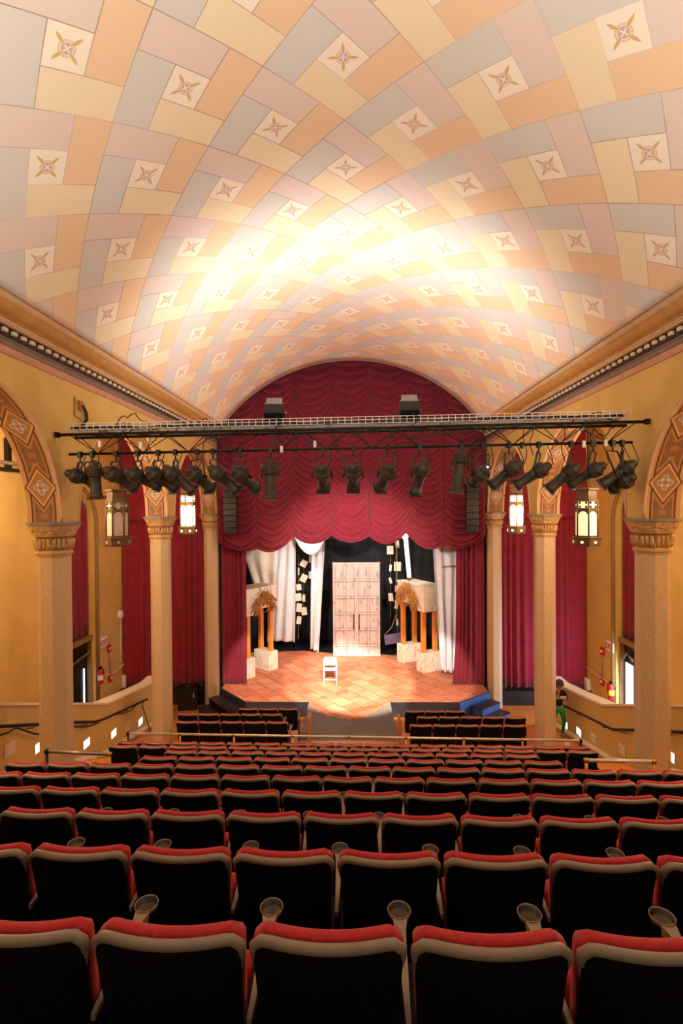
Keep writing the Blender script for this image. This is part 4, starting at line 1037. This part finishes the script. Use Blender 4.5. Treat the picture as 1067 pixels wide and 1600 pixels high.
# ------------------------------------------------------------------ wall fittings
def text(mb, s, o, ux, uz, h, th):
    """stroke letters from boxes"""
    G_ = {'E': [(0, 0, 0, 1), (0, 0, .6, 0), (0, .5, .5, .5), (0, 1, .6, 1)], 'X': [(0, 0, .6, 1), (0, 1, .6, 0)], 'I': [(.1, 0, .1, 1)], 'T': [(0, 1, .7, 1), (.35, 0, .35, 1)]}
    adv = {'E': .85, 'X': .85, 'I': .42, 'T': .8}; x = 0; nrm = ux.cross(uz).normalized()
    for ch in s:
        for x0, y0, x1, y1 in G_[ch]:
            a = o+ux*((x+x0)*h)+uz*(y0*h); b = o+ux*((x+x1)*h)+uz*(y1*h); d = (b-a).normalized(); c = (a+b)/2
            mb.obox(c, d*((b-a).length/2+th), nrm.cross(d)*th, nrm*.004)
        x += adv[ch]
for sd in (-1, 1):
    x = sd*XOUT; ix = x-sd*.04
    c = atx(161.5 if sd < 0 else 953.5, 1003.5 if sd < 0 else 1010, ix)
    t = thing('exit_sign', 'white EXIT sign on the outer %s wall beyond the door' % SIDE[sd], 'exit sign', c, 'exit signs')
    mb = MB(); mb.box(*sorted((x, x-sd*.07)), c.y-.22, c.y+.22, c.z-.15, c.z+.15); mb.build('sign_box', m_offwhite, t, bev=.008)
    ux = Vector((0, 1, 0)) if sd < 0 else Vector((0, -1, 0))
    mb = MB(); text(mb, 'EXIT', Vector((x-sd*.074, c.y, c.z-.075))-ux*.21, ux, Vector((0, 0, 1)), .15, .013); mb.build('lettering', m_exitred, t)
    top = atx(171 if sd < 0 else 940.5, 1013 if sd < 0 else 1017.5, ix); bot = atx(172.5 if sd < 0 else 940.5, 1059 if sd < 0 else 1065, ix)
    for c, nm, lab, ct in ((top, 'alarm_strobe', 'red alarm strobe on the outer %s wall above the pull station', 'alarm'), (bot, 'pull_station', 'red fire pull station on the outer %s wall at the conduit foot', 'alarm')):
        t = thing(nm, lab % SIDE[sd], ct, c)
        mb = MB(); mb.box(*sorted((x, x-sd*.06)), c.y-.10, c.y+.10, c.z-.13, c.z+.13); mb.build('body', m_red, t, bev=.01)
        mb = MB(); mb.box(*sorted((x-sd*.06, x-sd*.085)), c.y-.05, c.y+.05, c.z-.03, c.z+.03); mb.build('front_plate', m_offwhite, t)
    mb = MB(); mb.tube([(ix, top.y, top.z-.13), (ix, bot.y, bot.z+.13)], .014, 6); single('conduit', mb, m_steel, 'grey conduit joining the red alarm boxes on the outer %s wall' % SIDE[sd], 'conduit')
    c = atx(157 if sd < 0 else 955, 1068 if sd < 0 else 1092, sd*(XOUT-.12))
    t = thing('fire_extinguisher', 'red fire extinguisher hung on the outer %s wall below the exit sign' % SIDE[sd], 'fire extinguisher', c, 'fire extinguishers')
    mb = MB(); mb.lathe([(.06, -.02), (.085, 0), (.085, .38), (.06, .45), (.03, .47)], 14, Matrix.Translation(c)); cy_ = mb.build('cylinder', m_red, t)
    mb = MB(); mb.lathe([(.087, .12), (.087, .28)], 14, Matrix.Translation(c), caps=False); mb.build('label_band', m_offwhite if sd < 0 else m_yellow, t)
    mb = MB(); mb.box(c.x-.02, c.x+.02, c.y-.08, c.y+.08, c.z+.47, c.z+.53); mb.tube([c+Vector((0, .05, .5)), c+Vector((-sd*.05, .12, .4)), c+Vector((-sd*.05, .11, .15))], .015, 6); mb.build('valve_and_hose', m_black, t)
    mb = MB(); mb.box(*sorted((x, c.x)), c.y-.03, c.y+.03, c.z+.3, c.z+.36); mb.build('wall_hook', m_black, t)
    cr = [atx(p, q, ix) for p, q in ([(160, 1060), (176, 1052), (198, 1035)] if sd < 0 else [(959, 1072), (938, 1058), (917, 1043)])]
    mb = MB(); mb.tube(cr, .03, 4); struct('trim_chair_rail_%s' % SIDE[sd], mb, m_corn_tan)
c = atx(189, 960.5, -XOUT+.05)
t = thing('wall_speaker', 'round white wall speaker on the outer left wall beside the aisle curtain', 'speaker', c)
mb = MB(); mb.lathe([(.15, -.05), (.15, .02), (.12, .045), (.001, .05)], 20, Matrix.Translation(c) @ Matrix.Rotation(PI/2, 4, 'Y')); mb.build('dome', m_offwhite, t)
mb = MB(); mb.lathe([(.165, -.055), (.165, -.03)], 20, Matrix.Translation(c) @ Matrix.Rotation(PI/2, 4, 'Y')); mb.build('rim', m_offwhite, t)
q = [atx(p, r, -XOUT+.02) for p, r in ((189, 968), (188.5, 1034), (192, 1036), (197, 1033))]
mb = MB(); mb.tube(q, .014, 6); single('conduit', mb, m_offwhite, 'pale conduit dropping from the round wall speaker', 'conduit')
for sd, px, py in ((-1, 196, 1063), (1, 917, 1070)):
    c = atx(px, py, sd*(XOUT-.06)); mb = MB(); mb.box(c.x-.06, c.x+.06, c.y-.15, c.y+.15, c.z-.22, c.z+.22); single('wall_box', mb, m_offwhite, 'white utility box low on the outer %s wall by the aisle curtain' % SIDE[sd], 'box', bev=.02)
# lighting pipes on the outer left wall near the viewer
mb = MB()
t = thing('lighting_pipe', 'pair of steel pipes bracketed to the outer left wall', 'pipe', atx(14, 715, -7.9))
for dz, xx in ((0, -7.75), (-.13, -7.95)):
    a = atx(-60, 714, -7.75); b = atx(40, 727, -7.75); mb = MB(); mb.tube([(xx, a.y, a.z+dz), (xx, b.y+1.2, a.z+dz)], .045, 10); mb.build('pipe', m_steel if dz == 0 else m_black, t)
a = atx(14, 684, -8.0); b = atx(14, 737, -8.0); mb = MB(); mb.box(-8.08, -7.98, a.y-.06, a.y+.06, b.z, a.z); mb.build('wall_bracket', m_black, t)
q = [(40, 730), (43, 745), (40, 760), (41, 772), (48, 784)]
mb = MB(); mb.tube([atx(a, b, -7.8 if i == 0 else -8.0) for i, (a, b) in enumerate(q)], .016, 6); single('cable', mb, m_cable, 'black cable drooping from the steel pipes on the outer left wall', 'cable')
c = at(126, 648, 7.95); q = [(127, 633), (133, 645), (134, 656), (126, 667)]
t = thing('wall_junction_box', 'small junction box with cables on the wall above the left truss end', 'junction box', atx(125, 635, -XW+.03))
a = atx(125, 634, -XW+.02); mb = MB(); mb.box(a.x-.03, a.x+.03, a.y-.05, a.y+.05, a.z-.08, a.z+.08); mb.build('box', m_capdark, t)
for dx in (0, 3):
    mb = MB(); mb.tube([atx(p+dx, r, -XW+.05) for p, r in q], .014, 6); mb.build('cable', m_cable, t)
mb = MB(); mb.tube([atx(117, 620, -XW+.02), atx(117, 650, -XW+.02), atx(127, 655, -XW+.02)], .012, 6); mb.build('conduit', m_capdark, t)
c = atx(1062, 745, 7.4); t = thing('wall_spotlight', 'small black spotlight peeking past the right arch near the picture edge', 'spotlight', c)
mb = MB(); mb.lathe([(.05, -.12), (.08, -.08), (.08, .1), (.09, .12), (.09, .16)], 14, Matrix.Translation(c) @ Matrix.Rotation(.9, 4, 'X')); mb.build('housing', m_dkmetal, t)
mb = MB(); mb.tube([c, c+Vector((.35, 0, .15)), c+Vector((.7, 0, .15))], .015, 6); mb.build('arm', m_black, t)

# ------------------------------------------------------------------ person
def skin(name, verts, edges, radii, m, parent, org, sub=2):
    me = bpy.data.meshes.new(name); me.from_pydata([Vector(v) for v in verts], edges, []); me.materials.append(m)
    o = bpy.data.objects.new(name, me); COL.objects.link(o)
    if parent: o.parent = parent
    else: o.location = org
    md = o.modifiers.new('Skin', 'SKIN'); md.use_smooth_shade = True
    if not me.skin_vertices: bpy.context.view_layer.objects.active = o
    sv = me.skin_vertices[0].data if me.skin_vertices else None
    if sv is None:
        bm = bmesh.new(); bm.from_mesh(me); lay = bm.verts.layers.skin.verify()
        for v in bm.verts: pass
        bm.to_mesh(me); bm.free(); sv = me.skin_vertices[0].data
    for i, r in enumerate(radii):
        sv[i].radius = (r, r) if not isinstance(r, tuple) else r; sv[i].use_root = (i == 0)
    s = o.modifiers.new('Sub', 'SUBSURF'); s.levels = sub; s.render_levels = sub
    return o
fy = 13.35
foot = at(878.5, 1150, fy)
pz = E-hfloor(fy)
px_ = foot.x
SC = .90
person = None
def pb(x, y, z): return (x*SC, y*SC, z*SC)
# joints, facing the viewer (-Y); person's left arm is at +X
J = dict(pel=(-.10, 0, .88), wai=(-.11, .01, 1.02), che=(-.11, .02, 1.22), nec=(-.11, .01, 1.40), hb=(-.10, -.015, 1.47), hd=(-.09, -.03, 1.55), ht=(-.09, -.03, 1.61),
         shl=(.05, .02, 1.345), ell=(.12, -.02, 1.10), wrl=(-.0, -.20, 1.20), shr=(-.27, .02, 1.345), elr=(-.33, -.03, 1.10), wrr=(-.17, -.21, 1.21),
         hil=(-.03, 0, .84), knl=(.035, -.06, .48), anl=(-.0, .0, .08), tol=(.02, -.13, .03),
         hir=(-.18, 0, .84), knr=(-.28, -.03, .47), anr=(-.34, .04, .08), tor=(-.36, -.10, .03))
names = list(J); idx = {n: i for i, n in enumerate(names)}
V = [pb(*J[n]) for n in names]
Eg = [('pel', 'wai'), ('wai', 'che'), ('che', 'nec'), ('nec', 'hb'), ('hb', 'hd'), ('hd', 'ht'), ('che', 'shl'), ('shl', 'ell'), ('ell', 'wrl'), ('che', 'shr'), ('shr', 'elr'), ('elr', 'wrr'),
      ('pel', 'hil'), ('hil', 'knl'), ('knl', 'anl'), ('anl', 'tol'), ('pel', 'hir'), ('hir', 'knr'), ('knr', 'anr'), ('anr', 'tor')]
RD = dict(pel=.115, wai=.095, che=.105, nec=.045, hb=.055, hd=.085, ht=.06, shl=.05, ell=.036, wrl=.026, shr=.05, elr=.036, wrr=.026, hil=.08, knl=.052, anl=.034, tol=.03, hir=.08, knr=.052, anr=.034, tor=.03)
verts = V[:]; eds = [(idx[a], idx[b]) for a, b in Eg]; rad = [RD[n]*SC for n in names]
# hands: five finger chains each, curled round a phone
for s_, wr in ((1, 'wrl'), (-1, 'wrr')):
    w = Vector(J[wr]); cx = Vector((-.085, -.27, 1.255)); inw = (cx-w).normalized()
    palm = w+inw*.055; verts.append(pb(*palm)); pi = len(verts)-1; rad.append(.024*SC); eds.append((idx[wr], pi))
    for f in range(4):
        b0 = palm+Vector((s_*.012, .0, .03-.018*f))+inw*.02; L_ = (.032, .036, .034, .026)[f]
        p1 = b0+Vector((0, -.02, .004))+inw*L_*.6; p2 = p1+Vector((-s_*.012, -.008, 0))+inw*L_*.5
        n0 = len(verts); verts += [pb(*b0), pb(*p1), pb(*p2)]; rad += [.009*SC, .0085*SC, .007*SC]; eds += [(pi, n0), (n0, n0+1), (n0+1, n0+2)]
    b0 = palm+Vector((0, -.012, .035)); p1 = b0+Vector((-s_*.012, -.02, .022)); n0 = len(verts); verts += [pb(*b0), pb(*p1)]; rad += [.011*SC, .009*SC]; eds += [(pi, n0), (n0, n0+1)]
person = skin('person', verts, eds, rad, m_skin, None, (px_, fy, pz+.0))
tag(person, 'person in black top, green leggings and dark cap using a phone by the ramp wall', 'person')
def cloth(name, ns, grow, m, extra=()):
    ii = {n: i for i, n in enumerate(ns)}
    skin(name, [pb(*J[n]) for n in ns], [(ii[a], ii[b]) for a, b in Eg if a in ii and b in ii], [(RD[n]+grow.get(n, .012))*SC for n in ns], m, person, None)
J['el2'] = J['ell']; 
cloth('top', ['pel', 'wai', 'che', 'shl', 'ell', 'shr', 'elr'], {'pel': .014, 'che': .018, 'wai': .016}, m_top)
cloth('leggings', ['pel', 'hil', 'knl', 'anl', 'hir', 'knr', 'anr'], {'pel': .006, 'anl': .006, 'anr': .006}, m_green)
ORIG[person.name] = Vector((0, 0, 0))
hd = Vector(pb(*J['hd']))
mb = MB(); mb.ball(hd+Vector((0, .012, .008)), .094*SC, 14, (1, 1.05, 1.05)); mb.tube([hd+Vector((.05, .06, -.02)), hd+Vector((.06, .06, -.10))], .03, 6); mb.tube([hd+Vector((-.05, .06, -.02)), hd+Vector((-.06, .06, -.10))], .03, 6)
hr = mb.build('hair', m_hair, person)
hr.location = (0, .02, .0)
mb = MB(); mb.lathe([(.100, .01), (.103, .03), (.098, .075), (.085, .11), (.05, .135), (.001, .14)], 18, Matrix.Translation(hd+Vector((0, .0, -.005))))
mb.prism([(hd.x-.09, hd.y-.05), (hd.x-.07, hd.y-.14), (hd.x, hd.y-.165), (hd.x+.07, hd.y-.14), (hd.x+.09, hd.y-.05)], hd.z+.012, hd.z+.024); mb.build('cap', m_cap2, person)
mb = MB(); fz = hd+Vector((0, -.088, -.01))
for s_ in (-1, 1): mb.ball(fz+Vector((s_*.03, .006, .012)), .009, 8)
mb.build('eyes', m_hair, person)
mb = MB(); mb.ball(fz+Vector((0, -.004, -.012)), .014, 8, (.8, 1, 1.5))
for s_ in (-1, 1): mb.ball(hd+Vector((s_*.086, .0, -.01)), .02, 8, (.5, .9, 1.4))
mb.build('nose_and_ears', m_skin, person)
mb = MB(); mb.ball(fz+Vector((0, .006, -.045)), .018, 8, (1.2, .5, .4)); mb.build('mouth', M('lips', (160, 80, 70), .5), person)
for k in ('l', 'r'):
    a = Vector(pb(*J['an'+k])); b = Vector(pb(*J['to'+k])); mb = MB(); mb.tube([a+Vector((0, .05, -.055)), a+Vector((0, -.02, -.05)), b+Vector((0, -.03, -.008))], [.036, .042, .036], 8, flat=.62); mb.build('shoe', m_shoe, person)
pc = Vector(pb(-.085, -.285, 1.265)); mb = MB(); mb.obox((0, 0, 0), (.075, 0, 0), (0, .006, .002), (0, -.01, .036))
mb.v = [v+pc+Vector((px_, fy, pz)) for v in mb.v]; single('phone', mb, m_offwhite, 'pale phone held sideways in both hands of the person', 'phone')

# ------------------------------------------------------------------ lights
def light(kind, name, loc, energy, col, target=None, **k):
    l = bpy.data.lights.new(name, kind); l.energy = energy; l.color = lin(col)[:3]
    for a, v in k.items(): setattr(l, a, v)
    o = bpy.data.objects.new(name, l); COL.objects.link(o); o.location = loc
    if target is not None: o.rotation_euler = (Vector(target)-Vector(loc)).to_track_quat('-Z', 'Y').to_euler()
    return o
WARM = (255, 224, 182)
for c, ax in FL:
    light('SPOT', 'flood', c, 340, (255, 252, 247), c+Vector((0, 1.2, 1)), spot_size=math.radians(172), spot_blend=1.0, shadow_soft_size=.12)
# stage wash from the truss
for x, tx, ty, e, sz in ((-.38, -.6, 17.3, 3600, 21), (.55, .3, 16.9, 3600, 21), (1.1, 2.2, 17.2, 1800, 22), (-1.2, -2.6, 17.2, 1800, 22)):
    light('SPOT', 'stage wash', (x, YT+.55, E+.2), e*2.5, (255, 240, 224), (tx, ty, ZST), spot_size=math.radians(sz), spot_blend=.35, shadow_soft_size=.06)
for x, tx in ((-2.9, 1.5), (3.0, -1.5)):
    light('SPOT', 'cross wash', (x, YT+.5, E+.25), 2000, (255, 240, 226), (tx*.9, 20.2, E-3.0), spot_size=math.radians(40), spot_blend=.6, shadow_soft_size=.06)
for x in (-1.9, 1.9): light('SPOT', 'onstage wash', (x, 17.5, E-.35), 340, (255, 242, 228), (x*.7, 21.0, E-2.6), spot_size=math.radians(105), spot_blend=.7, shadow_soft_size=.08)
light('SPOT', 'magenta wash', (-.1, YT+.5, E+.2), 500, (255, 40, 200), (.2, 16.7, E-.7), spot_size=math.radians(16), spot_blend=.9, shadow_soft_size=.06)
for x, y, z, H in (lanL, lanR):
    light('POINT', 'lantern lamp', (x-.0, y-.55, z+H*.45), 60, (255, 214, 160), shadow_soft_size=.1)
# daylight through the right side door
light('AREA', 'door daylight', (XOUT-.05, 14.75, E-5.0), 120, (200, 222, 255), (3.5, 15.6, E-5.6), shape='RECTANGLE', size=.6, size_y=2.0)
# added spots with no fixture, brightening the ceiling above the viewer
for x in (-2.2, 2.2):
    light('SPOT', 'added ceiling fill', (x, 1.2, E+.6), 420, (255, 246, 232), (x*.8, 2.6, E+3), spot_size=math.radians(160), spot_blend=.9, shadow_soft_size=.3)
for sd in (-1, 1):
    for y, e_ in ((3.2, 230), (9.2, 270)): light('POINT', 'added aisle fill', (sd*(6.85 if y < 5 else 6.3), y, E+(1.9 if y < 5 else .9)), e_, (255, 232, 198), shadow_soft_size=.2)  # added fill lights with no fixture, lifting the aisle walls
wd = bpy.data.worlds.new('world'); S.world = wd; wd.use_nodes = True
bg = wd.node_tree.nodes['Background']; bg.inputs[0].default_value = lin((255, 232, 205)); bg.inputs[1].default_value = .2
vs = S.view_settings; vs.view_transform = 'Standard'; vs.look = 'None'; vs.exposure = .5; vs.gamma = 1; vs.use_curve_mapping = False
S.cycles.max_bounces = 8; S.cycles.diffuse_bounces = 5; S.cycles.sample_clamp_indirect = 6
try: S.cycles.use_denoising = True
except Exception: pass
